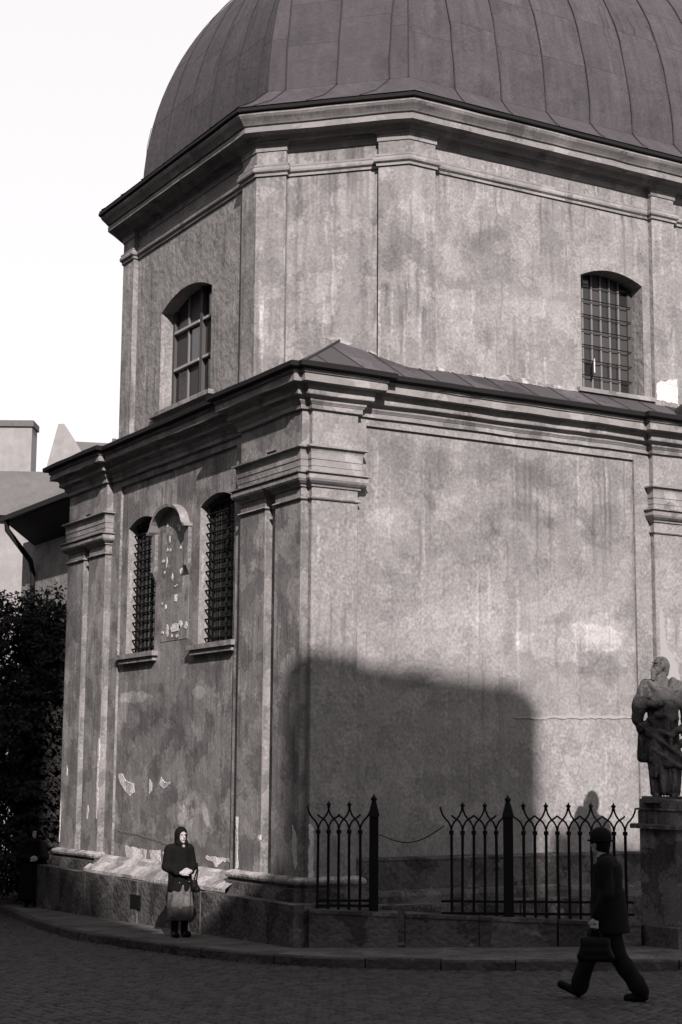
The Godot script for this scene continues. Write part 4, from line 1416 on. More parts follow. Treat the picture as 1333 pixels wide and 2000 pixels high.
func build_woman() -> void:
	var st := newst()
	var hc := V(0.02, 1.435, 0.02)
	var yaw := 0.12
	figure_mesh(st, [["c", V(0, 1.30, -0.01), V(0.01, 1.38, 0.0), 0.05, 0.048], ["c", V(0, 1.22, -0.02), V(0, 0.85, 0), 0.10, 0.11], ["c", V(-0.13, 1.24, -0.02), V(0.13, 1.24, -0.02), 0.06, 0.06],
		["c", V(-0.15, 1.23, -0.02), V(-0.19, 1.0, -0.01), 0.045, 0.038], ["c", V(-0.19, 1.0, -0.01), V(-0.05, 0.915, 0.19), 0.036, 0.026],
		["c", V(0.15, 1.23, -0.02), V(0.19, 1.0, -0.01), 0.045, 0.038], ["c", V(0.19, 1.0, -0.01), V(0.08, 0.93, 0.19), 0.036, 0.026],
		["c", V(-0.075, 0.84, 0), V(-0.075, 0.45, 0.01), 0.085, 0.055], ["c", V(-0.075, 0.45, 0.01), V(-0.075, 0.08, 0), 0.052, 0.036], ["c", V(-0.075, 0.05, -0.02), V(-0.09, 0.035, 0.12), 0.036, 0.03],
		["c", V(0.075, 0.84, 0), V(0.075, 0.45, 0.01), 0.085, 0.055], ["c", V(0.075, 0.45, 0.01), V(0.075, 0.08, 0), 0.052, 0.036], ["c", V(0.075, 0.05, -0.02), V(0.09, 0.035, 0.12), 0.036, 0.03]], 0.02, 0.03)
	figure_mesh(st, head_prims(hc, 0.205, yaw), 0.006, 0.012)
	figure_mesh(st, hand_prims(V(-0.05, 0.92, 0.20), V(0.9, -0.02, 0.25), V(0, 0.35, 1), 1.0, 1.0, 0.55), 0.005, 0.006)
	figure_mesh(st, hand_prims(V(0.10, 0.94, 0.20), V(-0.9, -0.1, 0.3), V(0, 0.35, 1), 1.0, -1.0, 0.6), 0.005, 0.006)
	var p := put(st, "person", M.skin, self, Vector3(-0.94, gy(-2.13), -2.13))
	p.rotation = Vector3(0.0, deg_to_rad(-6), deg_to_rad(1.2))
	tag(p, "person in dark headscarf and jacket standing with clasped hands by the chapel's plinth", "person", "people in the street")
	var b := Basis(Vector3.UP, yaw)
	figure([["e", hc + b * V(0, 0.022, -0.02), V(0.094, 0.118, 0.108)], ["c", hc + b * V(0, -0.05, -0.04), hc + V(0, -0.15, -0.04), 0.085, 0.10], ["c", hc + b * V(-0.05, -0.1, 0.02), hc + b * V(0.05, -0.1, 0.02), 0.045, 0.045],
		["e", hc + b * V(0, -0.012, 0.095), V(0.064, 0.088, 0.085), "sub"]], 0.009, 0.03, "headscarf", M.black_cloth, p)
	var fold := func(q: Vector3) -> float: return 0.009 * sin(atan2(q.x, q.z) * 9.0 + q.y * 6.0 + sin(q.y * 19.0)) * clampf((1.2 - q.y) * 3.0, 0.25, 1.0) * clampf((q.y - 0.69) * 9.0, 0.0, 1.0)
	figure([["f", V(0, 0.655, 0), V(0, 1.02, 0), 0.185, 0.158, 0.86], ["f", V(0, 0.98, 0), V(0, 1.27, -0.01), 0.158, 0.15, 0.84], ["c", V(-0.125, 1.262, -0.015), V(0.125, 1.262, -0.015), 0.066, 0.066], ["c", V(0, 1.27, -0.01), V(0, 1.335, -0.005), 0.10, 0.068],
		["c", V(-0.165, 1.24, -0.02), V(-0.205, 1.0, -0.01), 0.066, 0.06], ["c", V(-0.205, 1.0, -0.01), V(-0.085, 0.925, 0.17), 0.058, 0.046],
		["c", V(0.165, 1.24, -0.02), V(0.205, 1.0, -0.01), 0.066, 0.06], ["c", V(0.205, 1.0, -0.01), V(0.115, 0.94, 0.17), 0.058, 0.046]], 0.016, 0.035, "jacket", M.black_cloth, p, fold)
	var pleat := func(q: Vector3) -> float: return 0.009 * sin(atan2(q.x, q.z) * 8.0 + sin(q.y * 6.0) * 1.4) * clampf((q.y - 0.27) * 9.0, 0.0, 1.0)
	figure([["f", V(0.01, 0.24, 0.01), V(0, 0.75, 0), 0.195, 0.165, 0.9]], 0.014, 0.02, "skirt", M.skirt_cloth, p, pleat)
	for sd in [-1, 1]:
		figure([["c", V(0.075 * sd, 0.36, 0.0), V(0.075 * sd, 0.09, -0.01), 0.062, 0.05], ["c", V(0.075 * sd, 0.05, -0.03), V(0.09 * sd, 0.045, 0.13), 0.05, 0.042], ["f", V(0.08 * sd, 0.0, 0.04), V(0.08 * sd, 0.03, 0.04), 0.05, 0.05, 2.0]], 0.013, 0.02, "boot", M.leather, p)
	var st2 := newst()
	lathe(st2, V(0.02, 1.295, 0.115), [[0.0, -0.022], [0.02, -0.015], [0.024, 0.0], [0.018, 0.018], [0.0, 0.024]], 8)
	put(st2, "collar_pin", M.shirt, p)
	for q in [[-0.07, 0.89], [0.09, 0.79], [-0.06, 0.78]]:
		st2 = newst()
		lathe(st2, V(q[0], q[1], 0.165), [[0.0, -0.012], [0.012, 0.0], [0.0, 0.012]], 8)
		put(st2, "button", M.window_wood, p)
	for sd in [-1, 1]:
		st2 = newst()
		lathe(st2, hc + b * V(0.029 * sd, 0.02, 0.072), [[0.0, -0.006], [0.011, 0.0], [0.0, 0.006]], 8)
		put(st2, "eye", M.dark_cloth, p)
	st2 = newst()
	tube(st2, [hc + b * V(-0.02, -0.05, 0.082), hc + b * V(0.02, -0.05, 0.082)], 0.004, 5)
	put(st2, "mouth", M.dark_cloth, p)
	# bag hanging at her left hip, strap over the arm
	var bag := thing("handbag", "dark handbag hanging at the hip of the headscarfed person", "bag", p.position, p.rotation.y)
	figure([["f", V(0.22, 0.66, -0.04), V(0.21, 0.80, -0.03), 0.075, 0.05, 0.9], ["c", V(0.24, 0.67, -0.12), V(0.24, 0.67, 0.04), 0.05, 0.05]], 0.013, 0.03, "pouch", M.leather, bag)
	st2 = newst()
	tube(st2, [V(0.23, 0.80, 0.03), V(0.25, 0.93, 0.03), V(0.25, 1.04, 0.0), V(0.26, 0.93, -0.05), V(0.235, 0.80, -0.09)], 0.011, 5)
	put(st2, "strap", M.leather, bag)

func build_man() -> void:
	# local +z is the way he walks
	var st := newst()
	var hc := V(0.0, 1.60, 0.075)
	figure_mesh(st, [["c", V(0, 1.44, 0.02), V(0, 1.54, 0.055), 0.058, 0.055], ["c", V(0, 1.34, 0.0), V(0, 0.98, -0.02), 0.10, 0.10], ["c", V(-0.16, 1.385, 0), V(0.16, 1.385, 0), 0.05, 0.05],
		["c", V(0.2, 1.38, 0), V(0.235, 1.1, -0.02), 0.055, 0.045], ["c", V(0.235, 1.1, -0.02), V(0.24, 0.865, 0.10), 0.042, 0.03],
		["c", V(-0.2, 1.38, 0), V(-0.24, 1.1, -0.06), 0.055, 0.045], ["c", V(-0.24, 1.1, -0.06), V(-0.24, 0.86, -0.02), 0.042, 0.03],
		["c", V(0.09, 0.92, 0), V(0.09, 0.49, -0.09), 0.09, 0.06], ["c", V(0.09, 0.49, -0.09), V(0.09, 0.12, -0.34), 0.056, 0.04],
		["c", V(-0.09, 0.92, 0), V(-0.09, 0.50, 0.20), 0.09, 0.06], ["c", V(-0.09, 0.50, 0.20), V(-0.09, 0.11, 0.33), 0.056, 0.04]], 0.02, 0.03)
	figure_mesh(st, head_prims(hc, 0.225, -0.55), 0.008, 0.012)
	figure_mesh(st, hand_prims(V(0.24, 0.85, 0.105), V(0, -1, 0.1), V(1, 0, 0), 1.05, -1.0, 1.0), 0.0065, 0.006)
	figure_mesh(st, hand_prims(V(-0.24, 0.85, -0.02), V(0, -1, 0.1), V(-1, 0, 0), 1.05, 1.0, 0.5), 0.0065, 0.006)
	var base := Vector3(0.12, gy(6.25) - KERB, 6.25)
	var p := put(st, "person", M.skin, self, base)
	p.rotation.y = deg_to_rad(-136)
	tag(p, "person in dark suit and hat striding past the railing on the roadway", "person", "people in the street")
	figure([["e", hc + V(0, 0.085, -0.015), V(0.1, 0.098, 0.114)], ["c", hc + V(0, 0.045, -0.02), hc + V(0, 0.045, 0.0), 0.09, 0.09]], 0.01, 0.03, "hat_crown", M.dark_cloth, p)
	figure([["e", hc + V(0.012, 0.012, -0.028), V(0.086, 0.098, 0.092)], ["c", hc + V(0.02, -0.05, -0.06), hc + V(-0.02, -0.05, -0.06), 0.045, 0.045]], 0.01, 0.02, "hair", M.dark_cloth, p)
	st = newst()
	lathe(st, hc + V(0, 0.04, -0.01), [[0.085, 0.012], [0.12, 0.0], [0.142, 0.008], [0.142, -0.004], [0.1, -0.014], [0.085, -0.008]], 20)
	put(st, "hat_brim", M.dark_cloth, p)
	st = newst()
	lathe(st, V(0, 1.50, 0.04), [[0.074, -0.03], [0.072, 0.0], [0.068, 0.018], [0.060, 0.018], [0.06, -0.03]], 16)
	put(st, "shirt_collar", M.shirt, p)
	var fold := func(q: Vector3) -> float: return 0.008 * sin(q.y * 24.0 + q.x * 16.0 + sin(q.z * 15.0) * 2.0) * (0.5 + 0.5 * sin(q.y * 7.0 + q.z * 9.0))
	figure([["f", V(0, 0.70, -0.03), V(0, 1.12, -0.01), 0.25, 0.212, 0.80], ["f", V(0, 1.08, -0.01), V(0, 1.40, 0.0), 0.212, 0.195, 0.76], ["c", V(-0.165, 1.405, 0), V(0.165, 1.405, 0), 0.085, 0.085], ["c", V(0, 1.40, 0.0), V(0, 1.475, 0.03), 0.12, 0.075],
		["c", V(0.205, 1.39, 0), V(0.255, 1.1, -0.02), 0.082, 0.07], ["c", V(0.255, 1.1, -0.02), V(0.245, 0.88, 0.09), 0.068, 0.055],
		["c", V(-0.205, 1.39, 0), V(-0.255, 1.1, -0.06), 0.082, 0.07], ["c", V(-0.255, 1.1, -0.06), V(-0.245, 0.88, -0.02), 0.068, 0.055]], 0.016, 0.035, "jacket", M.dark_cloth, p, fold)
	var crease := func(q: Vector3) -> float: return 0.014 * (absf(sin(q.y * 13.0 + q.z * 10.0 + q.x * 5.0)) - 0.5) * clampf((0.75 - q.y) * 3.0, 0.2, 1.0)
	figure([["c", V(0, 0.95, -0.01), V(0, 0.86, 0), 0.16, 0.15], ["c", V(0.09, 0.90, 0), V(0.09, 0.49, -0.09), 0.12, 0.10], ["c", V(0.09, 0.49, -0.09), V(0.09, 0.13, -0.335), 0.098, 0.092],
		["c", V(-0.09, 0.90, 0), V(-0.09, 0.50, 0.20), 0.12, 0.10], ["c", V(-0.09, 0.50, 0.20), V(-0.09, 0.12, 0.325), 0.098, 0.092]], 0.017, 0.03, "trousers", M.dark_cloth, p, crease)
	figure([["c", V(0.09, 0.07, -0.37), V(0.09, 0.045, -0.2), 0.048, 0.044], ["c", V(0.09, 0.08, -0.36), V(0.09, 0.14, -0.345), 0.045, 0.045]], 0.012, 0.02, "shoe", M.leather, p)
	figure([["c", V(-0.09, 0.055, 0.335), V(-0.095, 0.135, 0.52), 0.046, 0.042], ["c", V(-0.09, 0.08, 0.34), V(-0.09, 0.14, 0.335), 0.045, 0.045]], 0.012, 0.02, "shoe", M.leather, p)
	var bag := thing("briefcase", "dark leather briefcase carried low by the striding person", "bag", base, p.rotation.y)
	figure([["c", V(0.275, 0.46, -0.05), V(0.275, 0.46, 0.25), 0.045, 0.045], ["c", V(0.272, 0.64, -0.02), V(0.272, 0.64, 0.23), 0.03, 0.03], ["c", V(0.275, 0.48, -0.04), V(0.272, 0.62, 0.0), 0.045, 0.035], ["c", V(0.275, 0.48, 0.24), V(0.272, 0.62, 0.21), 0.045, 0.035], ["c", V(0.275, 0.53, 0.0), V(0.275, 0.53, 0.2), 0.052, 0.052], ["c", V(0.275, 0.60, 0.0), V(0.275, 0.60, 0.2), 0.045, 0.045]], 0.012, 0.03, "case_body", M.leather, bag)
	st = newst()
	tube(st, [V(0.272, 0.66, 0.04), V(0.255, 0.745, 0.07), V(0.255, 0.75, 0.14), V(0.272, 0.66, 0.17)], 0.011, 6)
	put(st, "handle", M.leather, bag)

func build_left_person() -> void:
	var st := newst()
	var hc := V(0, 1.35, 0.03)
	figure_mesh(st, [["c", V(0, 1.2, 0), V(0, 1.3, 0.02), 0.05, 0.048], ["c", V(0, 1.15, 0), V(0, 0.8, 0), 0.13, 0.13], ["c", V(-0.16, 1.13, 0), V(-0.2, 0.92, 0.03), 0.045, 0.036], ["c", V(-0.2, 0.92, 0.03), V(-0.04, 0.9, 0.17), 0.034, 0.026],
		["c", V(0.16, 1.13, 0), V(0.2, 0.92, 0.03), 0.045, 0.036], ["c", V(0.2, 0.92, 0.03), V(0.06, 0.88, 0.17), 0.034, 0.026],
		["c", V(-0.08, 0.8, 0), V(-0.08, 0.08, 0), 0.08, 0.036], ["c", V(0.08, 0.8, 0), V(0.08, 0.08, 0), 0.08, 0.036], ["c", V(-0.08, 0.04, -0.02), V(-0.1, 0.035, 0.12), 0.034, 0.03], ["c", V(0.08, 0.04, -0.02), V(0.1, 0.035, 0.12), 0.034, 0.03]], 0.022, 0.03)
	figure_mesh(st, head_prims(hc, 0.2, 0.4), 0.008, 0.012)
	figure_mesh(st, hand_prims(V(-0.04, 0.9, 0.18), V(0.9, 0, 0.2), V(0, 0.4, 1), 0.95, 1.0, 0.5), 0.007, 0.006)
	figure_mesh(st, hand_prims(V(0.06, 0.88, 0.18), V(-0.9, 0, 0.2), V(0, 0.4, 1), 0.95, -1.0, 0.5), 0.007, 0.006)
	var p := put(st, "person", M.skin, self, Vector3(-0.44, gy(-9.8), -9.8))
	p.rotation.y = deg_to_rad(-15)
	tag(p, "person in a long black coat and shawl standing under the tree", "person", "people in the street")
	figure([["e", hc + V(0, 0.02, -0.02), V(0.095, 0.115, 0.108)], ["c", hc + V(0, -0.06, -0.03), hc + V(0, -0.16, -0.03), 0.09, 0.11], ["c", hc + V(-0.07, -0.15, 0.05), hc + V(0.07, -0.15, 0.05), 0.06, 0.06], ["e", hc + V(0.03, -0.01, 0.09), V(0.06, 0.08, 0.07), "sub"]], 0.012, 0.03, "shawl", M.black_cloth, p)
	var pleat := func(q: Vector3) -> float: return 0.009 * sin(atan2(q.x, q.z) * 12.0) * clampf((0.9 - q.y) * 1.6, 0.0, 1.0)
	figure([["f", V(0, 0.13, 0), V(0, 0.85, 0), 0.25, 0.19, 0.85], ["f", V(0, 0.8, 0), V(0, 1.17, 0), 0.19, 0.17, 0.8], ["c", V(-0.13, 1.16, 0), V(0.13, 1.16, 0), 0.075, 0.075], ["c", V(0, 1.17, 0.0), V(0, 1.25, 0.015), 0.11, 0.08], ["c", V(-0.17, 1.14, 0), V(-0.235, 0.92, 0.02), 0.075, 0.066], ["c", V(-0.235, 0.92, 0.02), V(-0.07, 0.9, 0.15), 0.062, 0.05],
		["c", V(0.17, 1.14, 0), V(0.235, 0.92, 0.02), 0.075, 0.066], ["c", V(0.235, 0.92, 0.02), V(0.09, 0.89, 0.15), 0.062, 0.05]], 0.018, 0.035, "long_coat", M.black_cloth, p, pleat)
	for sd in [-1, 1]:
		figure([["c", V(0.08 * sd, 0.15, 0), V(0.08 * sd, 0.08, 0), 0.045, 0.045], ["c", V(0.08 * sd, 0.045, -0.02), V(0.1 * sd, 0.04, 0.13), 0.044, 0.038]], 0.014, 0.02, "shoe", M.leather, p)

func build_statue() -> void:
	# local x to the viewer's right, z towards the viewer
	var base := Vector3(3.98, 2.005, 2.79)
	var drape := func(q: Vector3) -> float:
		var a := atan2(q.x, q.z)
		var lower := clampf((1.05 - q.y) * 2.0, 0.0, 1.0)
		return 0.026 * (absf(sin(a * 5.0 + q.y * 2.0 + sin(q.y * 5.0) * 0.6)) - 0.6) * lower + 0.022 * (absf(sin((q.x * 0.9 + q.y) * 12.0 + q.z * 8.0)) - 0.6) * clampf((q.y - 0.75) * 3.0, 0.0, 1.0) * clampf((1.55 - q.y) * 6.0, 0.0, 1.0)
	var st := newst()
	figure_mesh(st, [["f", V(0.02, 0.05, 0.0), V(0.02, 0.55, 0.0), 0.195, 0.225, 0.85], ["f", V(0.0, 0.5, 0.0), V(0.0, 1.05, 0.0), 0.245, 0.20, 0.85], ["f", V(0.0, 1.0, 0), V(0.0, 1.5, -0.01), 0.205, 0.185, 0.75],
		["c", V(-0.15, 1.51, 0.0), V(0.17, 1.52, 0.0), 0.10, 0.10], ["c", V(0.0, 1.54, 0.0), V(-0.01, 1.66, 0.01), 0.11, 0.08], ["f", V(0.0, 0.95, 0.02), V(0.0, 1.5, 0.02), 0.212, 0.185, 0.86], ["c", V(-0.25, 1.46, 0.04), V(-0.335, 1.06, 0.10), 0.085, 0.08], ["c", V(0.26, 1.46, 0.04), V(0.34, 1.02, 0.10), 0.085, 0.085],
		["c", V(-0.2, 1.5, 0.0), V(-0.335, 1.25, 0.07), 0.105, 0.085], ["c", V(-0.335, 1.25, 0.07), V(-0.09, 1.27, 0.235), 0.078, 0.05],
		["c", V(-0.34, 1.2, 0.08), V(-0.30, 0.93, 0.10), 0.075, 0.055], ["c", V(-0.30, 0.94, 0.10), V(-0.02, 1.12, 0.19), 0.06, 0.05],
		["c", V(0.24, 1.5, 0.0), V(0.37, 1.22, 0.04), 0.105, 0.085], ["c", V(0.37, 1.22, 0.04), V(0.33, 0.98, 0.17), 0.075, 0.05],
		["c", V(-0.27, 0.95, 0.05), V(-0.29, 0.55, 0.03), 0.06, 0.055],
		["c", V(-0.16, 1.58, 0.08), V(0.04, 1.30, 0.17), 0.045, 0.04], ["c", V(0.15, 1.60, 0.08), V(0.02, 1.2, 0.18), 0.05, 0.045], ["c", V(0.2, 1.56, 0.06), V(0.17, 1.1, 0.15), 0.05, 0.05],
		["c", V(-0.22, 1.56, 0.02), V(-0.27, 1.36, 0.12), 0.07, 0.06], ["c", V(0.1, 1.25, 0.17), V(0.08, 0.7, 0.21), 0.04, 0.045], ["c", V(-0.1, 1.1, 0.17), V(-0.12, 0.3, 0.19), 0.035, 0.04], ["c", V(-0.02, 0.6, 0.2), V(-0.01, 0.1, 0.19), 0.035, 0.045], ["c", V(0.13, 0.5, 0.17), V(0.15, 0.1, 0.16), 0.035, 0.045], ["c", V(-0.15, 0.35, 0.12), V(-0.15, 0.08, 0.12), 0.04, 0.05]], 0.018, 0.03, drape)
	figure_mesh(st, head_prims(V(-0.03, 1.80, 0.03), 0.25, -0.95), 0.009, 0.014)
	# beard and hair
	figure_mesh(st, [["c", V(-0.095, 1.73, 0.085), V(-0.115, 1.62, 0.11), 0.055, 0.03], ["e", V(0.01, 1.83, -0.015), V(0.10, 0.105, 0.10)], ["c", V(0.06, 1.80, -0.02), V(0.055, 1.70, -0.02), 0.06, 0.045]], 0.011, 0.02)
	figure_mesh(st, hand_prims(V(-0.10, 1.27, 0.24), V(0.9, 0.25, 0.2), V(0, 0.3, 1), 1.15, 1.0, 0.4), 0.008, 0.006)
	figure_mesh(st, hand_prims(V(0.33, 0.97, 0.18), V(-0.2, -0.9, 0.3), V(1, 0, 0.4), 1.15, 1.0, 0.8), 0.008, 0.006)
	for sd in [-1, 1]:
		figure_mesh(st, [["c", V(0.10 * sd + 0.02, 0.06, 0.05), V(0.13 * sd + 0.01, 0.045, 0.22), 0.055, 0.042]], 0.014, 0.02)
	var p := put(st, "statue", M.statue_stone, self, base)
	p.rotation.y = deg_to_rad(-40)
	tag(p, "weathered stone statue of a bearded robed figure standing on the pedestal", "statue")
	# mantle thrown across: heavy diagonal folds
	var fold := func(q: Vector3) -> float: return 0.022 * (absf(sin((q.x * 0.75 + q.y) * 19.0 + q.z * 6.0)) - 0.6)
	figure([["c", V(-0.28, 0.98, 0.12), V(0.06, 0.86, 0.20), 0.05, 0.055], ["c", V(0.06, 0.86, 0.20), V(0.3, 0.95, 0.14), 0.055, 0.06], ["c", V(-0.20, 0.88, 0.14), V(0.12, 0.66, 0.21), 0.05, 0.055], ["c", V(0.12, 0.66, 0.21), V(0.34, 0.80, 0.12), 0.055, 0.055],
		["c", V(-0.14, 0.66, 0.17), V(0.06, 0.47, 0.21), 0.045, 0.05], ["c", V(0.06, 0.47, 0.21), V(0.36, 0.40, 0.1), 0.05, 0.05], ["c", V(0.02, 0.58, 0.19), V(0.36, 0.55, 0.12), 0.08, 0.08], ["c", V(0.30, 0.98, 0.1), V(0.38, 0.42, 0.06), 0.07, 0.06],
		["c", V(0.22, 1.55, 0.08), V(-0.06, 1.12, 0.19), 0.05, 0.055], ["c", V(-0.06, 1.12, 0.19), V(-0.28, 0.98, 0.12), 0.05, 0.05]], 0.018, 0.05, "mantle", M.statue_stone, p, fold)
	var st2 := newst()
	box(st2, V(-0.3, -0.05, -0.28), V(0.34, 0.03, 0.3))
	put(st2, "footing", M.statue_stone, p)

# ------------------------------------------------------------------ trees
func leaf_crown(st: SurfaceTool, blobs: Array, n: int, size: float) -> void:
	var per := 26
	for i in n / per:
		var b = blobs[rng.randi() % blobs.size()]
		var d := Vector3(rng.randfn(), rng.randfn(), rng.randfn()).normalized()
		var cc: Vector3 = b[0] + d * b[1] * pow(rng.randf(), 0.3)
		if jit.get_noise_3d(cc.x * 28.0, cc.y * 28.0, cc.z * 28.0) < -0.28: continue
		var spread := rng.randf_range(0.07, 0.16)
		var lean := (d + Vector3(0, 0.5, 0)).normalized()
		for k in per:
			var c := cc + Vector3(rng.randfn(), rng.randfn() * 0.55, rng.randfn()) * spread
			var nrm := (lean + Vector3(rng.randfn(), rng.randfn(), rng.randfn()) * 0.45).normalized()
			var a := nrm.cross(Vector3(rng.randfn(), rng.randfn(), rng.randfn())).normalized()
			var e := nrm.cross(a)
			var s := size * rng.randf_range(0.6, 1.4)
			var tip := c + a * s
			tri(st, c - a * s * 0.6, c + e * s * 0.42, tip)
			tri(st, c - a * s * 0.6, tip, c - e * s * 0.42)

func tree(called: String, label: String, at: Vector3, h: float, blobs: Array, n: int, size: float, mat: String) -> void:
	var t := thing(called, label, "tree", at, 0.0, "trees at the end of the flank")
	var st := newst()
	tube(st, [V(0, -0.2, 0), V(0.05, h * 0.3, 0.03), V(-0.04, h * 0.6, 0), V(0.02, h * 0.85, 0)], [0.2, 0.16, 0.11, 0.05], 9)
	put(st, "trunk", M.bark, t)
	for b in blobs:
		st = newst()
		var c: Vector3 = b[0]
		tube(st, [V(0.0, h * 0.4, 0.0), V(c.x * 0.5, lerpf(h * 0.42, c.y, 0.6), c.z * 0.5), c], [0.09, 0.06, 0.02], 6)
		put(st, "limb", M.bark, t)
	st = newst()
	leaf_crown(st, blobs, n, size)
	put(st, "crown", M[mat], t)

func build_trees() -> void:
	tree("leafy_tree", "dark leafy tree filling the gap between the flank's end and the low wing", V(0.3, gy(-12), -12.0), 5.4, [[V(0.1, 4.9, 0.2), 1.05], [V(0.7, 4.1, 0.1), 1.1], [V(-0.6, 4.3, 0.5), 1.2], [V(0.1, 3.5, 0.6), 1.1], [V(0.9, 3.0, 0.2), 1.0], [V(-0.8, 3.2, 0.7), 1.1], [V(-0.9, 5.2, 0.0), 1.0], [V(0.6, 5.6, -0.5), 0.9], [V(-1.4, 4.0, 0.2), 1.2], [V(-1.3, 2.8, 0.3), 1.2], [V(0.0, 2.4, 0.6), 1.0], [V(0.9, 4.9, -0.2), 1.0]], 60000, 0.06, "leaf")
	tree("leafy_tree", "taller dark tree whose crown shows behind the leafy one", V(-0.4, gy(-18), -18.5), 6.6, [[V(0.2, 5.6, 0.0), 1.5], [V(-1.2, 4.6, 0.2), 1.4], [V(0.9, 4.4, 0.0), 1.5], [V(-0.4, 3.2, 0.4), 1.6], [V(-1.8, 3.0, 0.2), 1.3], [V(1.2, 2.8, 0.2), 1.4], [V(-2.2, 4.2, 0.2), 1.5], [V(0.6, 1.6, 0.2), 1.5], [V(-1.4, 1.4, 0.3), 1.5]], 34000, 0.085, "leaf")
	for q in [["dense dark shrub behind the long-coated person", V(0.25, gy(-11.2), -11.2), [[V(0.2, 0.8, 0), 0.8], [V(-0.45, 0.9, 0.2), 0.8], [V(0.3, 1.7, 0), 0.85], [V(-0.4, 1.9, 0.1), 0.85], [V(0.2, 2.6, 0.1), 0.8]]],
			["dense dark shrub in front of the low wing's wall, left of its neighbour", V(-0.9, gy(-13), -13.4), [[V(0.3, 0.9, 0), 1.0], [V(-0.5, 0.9, 0), 0.95], [V(-0.3, 1.9, 0), 0.95], [V(0.5, 2.1, 0), 0.95]]]]:
		var t := thing("dense_shrub", q[0], "shrub", q[1], 0.0, "shrubs under the trees")
		var st := newst()
		tube(st, [V(0, -0.1, 0), V(0.05, 0.6, 0), V(-0.05, 1.5, 0)], [0.08, 0.06, 0.03], 6)
		put(st, "stem", M.bark, t)
		st = newst()
		leaf_crown(st, q[2], 16000, 0.065)
		put(st, "foliage", M.leaf, t)

# ------------------------------------------------------------------ other buildings
func build_annex() -> void:
	var o := V(4.5, 0, -13.5)
	var t := thing("low_wing", "low wing with overhanging dark eave and downpipe behind the chapel's flank", "building", o)
	var st := newst()
	box(st, V(2.0, -0.8, -18.0) - o, V(8.0, 7.75, -9.32) - o)
	put(st, "wall", M.plaster, t)
	st = newst()
	for q in [[V(1.2, 8.24, -9.34), V(1.2, 8.24, -17.3), V(5.0, 9.2, -17.3), V(5.0, 9.2, -9.34)], [V(8.8, 8.24, -17.3), V(8.8, 8.24, -9.34), V(5.0, 9.2, -9.34), V(5.0, 9.2, -17.3)]]:
		quad(st, q[0] - o, q[1] - o, q[2] - o, q[3] - o)
		quad(st, q[0] - o - V(0, 0.06, 0), q[3] - o - V(0, 0.06, 0), q[2] - o - V(0, 0.06, 0), q[1] - o - V(0, 0.06, 0))
	put(st, "roof", M.roof_metal, t)
	st = newst()
	box(st, V(1.16, 8.12, -17.32) - o, V(1.28, 8.235, -9.34) - o)
	put(st, "gutter", M.gutter, t)
	st = newst()
	hexa(st, [V(1.28, 8.10, -17.2) - o, V(2.0, 7.6, -17.2) - o, V(2.0, 7.6, -9.34) - o, V(1.28, 8.10, -9.34) - o, V(1.28, 8.17, -17.2) - o, V(2.0, 8.3, -17.2) - o, V(2.0, 8.3, -9.34) - o, V(1.28, 8.17, -9.34) - o])
	put(st, "coved_eave", M.gutter, t)
	st = newst()
	tri(st, V(2.0, 7.75, -17.2) - o, V(5.0, 9.15, -17.2) - o, V(8.0, 7.75, -17.2) - o)
	put(st, "gable", M.plaster, t)
	st = newst()
	tube(st, [V(1.22, 8.12, -17.0) - o, V(1.25, 7.9, -17.0) - o, V(1.85, 7.2, -17.0) - o, V(1.92, 6.9, -17.0) - o, V(1.92, -0.4, -17.0) - o], 0.065, 7)
	put(st, "downpipe", M.gutter, t)

func build_far_houses() -> void:
	var t := thing("gabled_house", "pale gabled house whose bright gable rises beyond the flank's cornice", "house", V(10.97, 0, -39.82), deg_to_rad(-30.26))
	var st := newst()
	box(st, V(-0.9, -2, -9), V(2.6, 13.0, -0.02))
	put(st, "wall", M.far_plaster, t)
	st = newst()
	hexa(st, [V(-0.75, 13.0, -0.35), V(1.85, 13.0, -0.35), V(1.85, 13.0, 0), V(-0.75, 13.0, 0), V(-0.12, 15.66, -0.35), V(0.1, 15.66, -0.35), V(0.1, 15.66, 0), V(-0.12, 15.66, 0)])
	put(st, "gable", M.far_plaster, t)
	st = newst()
	hexa(st, [V(-0.1, 13.0, -3.2), V(3.6, 13.0, -3.2), V(3.6, 13.0, -0.45), V(-0.1, 13.0, -0.45), V(0.2, 15.3, -1.9), V(3.6, 15.15, -1.9), V(3.6, 15.15, -1.7), V(0.2, 15.3, -1.7)])
	put(st, "roof", M.far_roof, t)
	st = newst()
	box(st, V(1.75, 15.0, -1.95), V(1.9, 15.45, -1.8))
	put(st, "chimney", M.far_roof, t)
	var t2 := thing("tall_house", "pale flat-topped house block at the picture's left edge above the low wing", "house", V(8.01, 0, -34.72), deg_to_rad(-30.26))
	st = newst()
	box(st, V(-6.0, -2, -0.9), V(0.0, 14.28, 0.1))
	put(st, "wall", M.far_plaster, t2)
	st = newst()
	box(st, V(-6.0, 14.282, -0.95), V(0.06, 14.5, 0.18))
	put(st, "parapet", M.far_roof, t2)
	st = newst()
	hexa(st, [V(-6.0, 10.6, 0.12), V(2.6, 10.6, 0.12), V(2.6, 10.6, 3.4), V(-6.0, 10.6, 3.4), V(-6.0, 12.7, 0.12), V(2.6, 12.6, 0.12), V(2.6, 12.6, 0.3), V(-6.0, 12.7, 0.3)])
	put(st, "roof", M.far_roof, t2)
	st = newst()
	box(st, V(-6.0, -2, 0.14), V(2.5, 10.58, 3.0))
	put(st, "front_wing", M.far_plaster, t2)

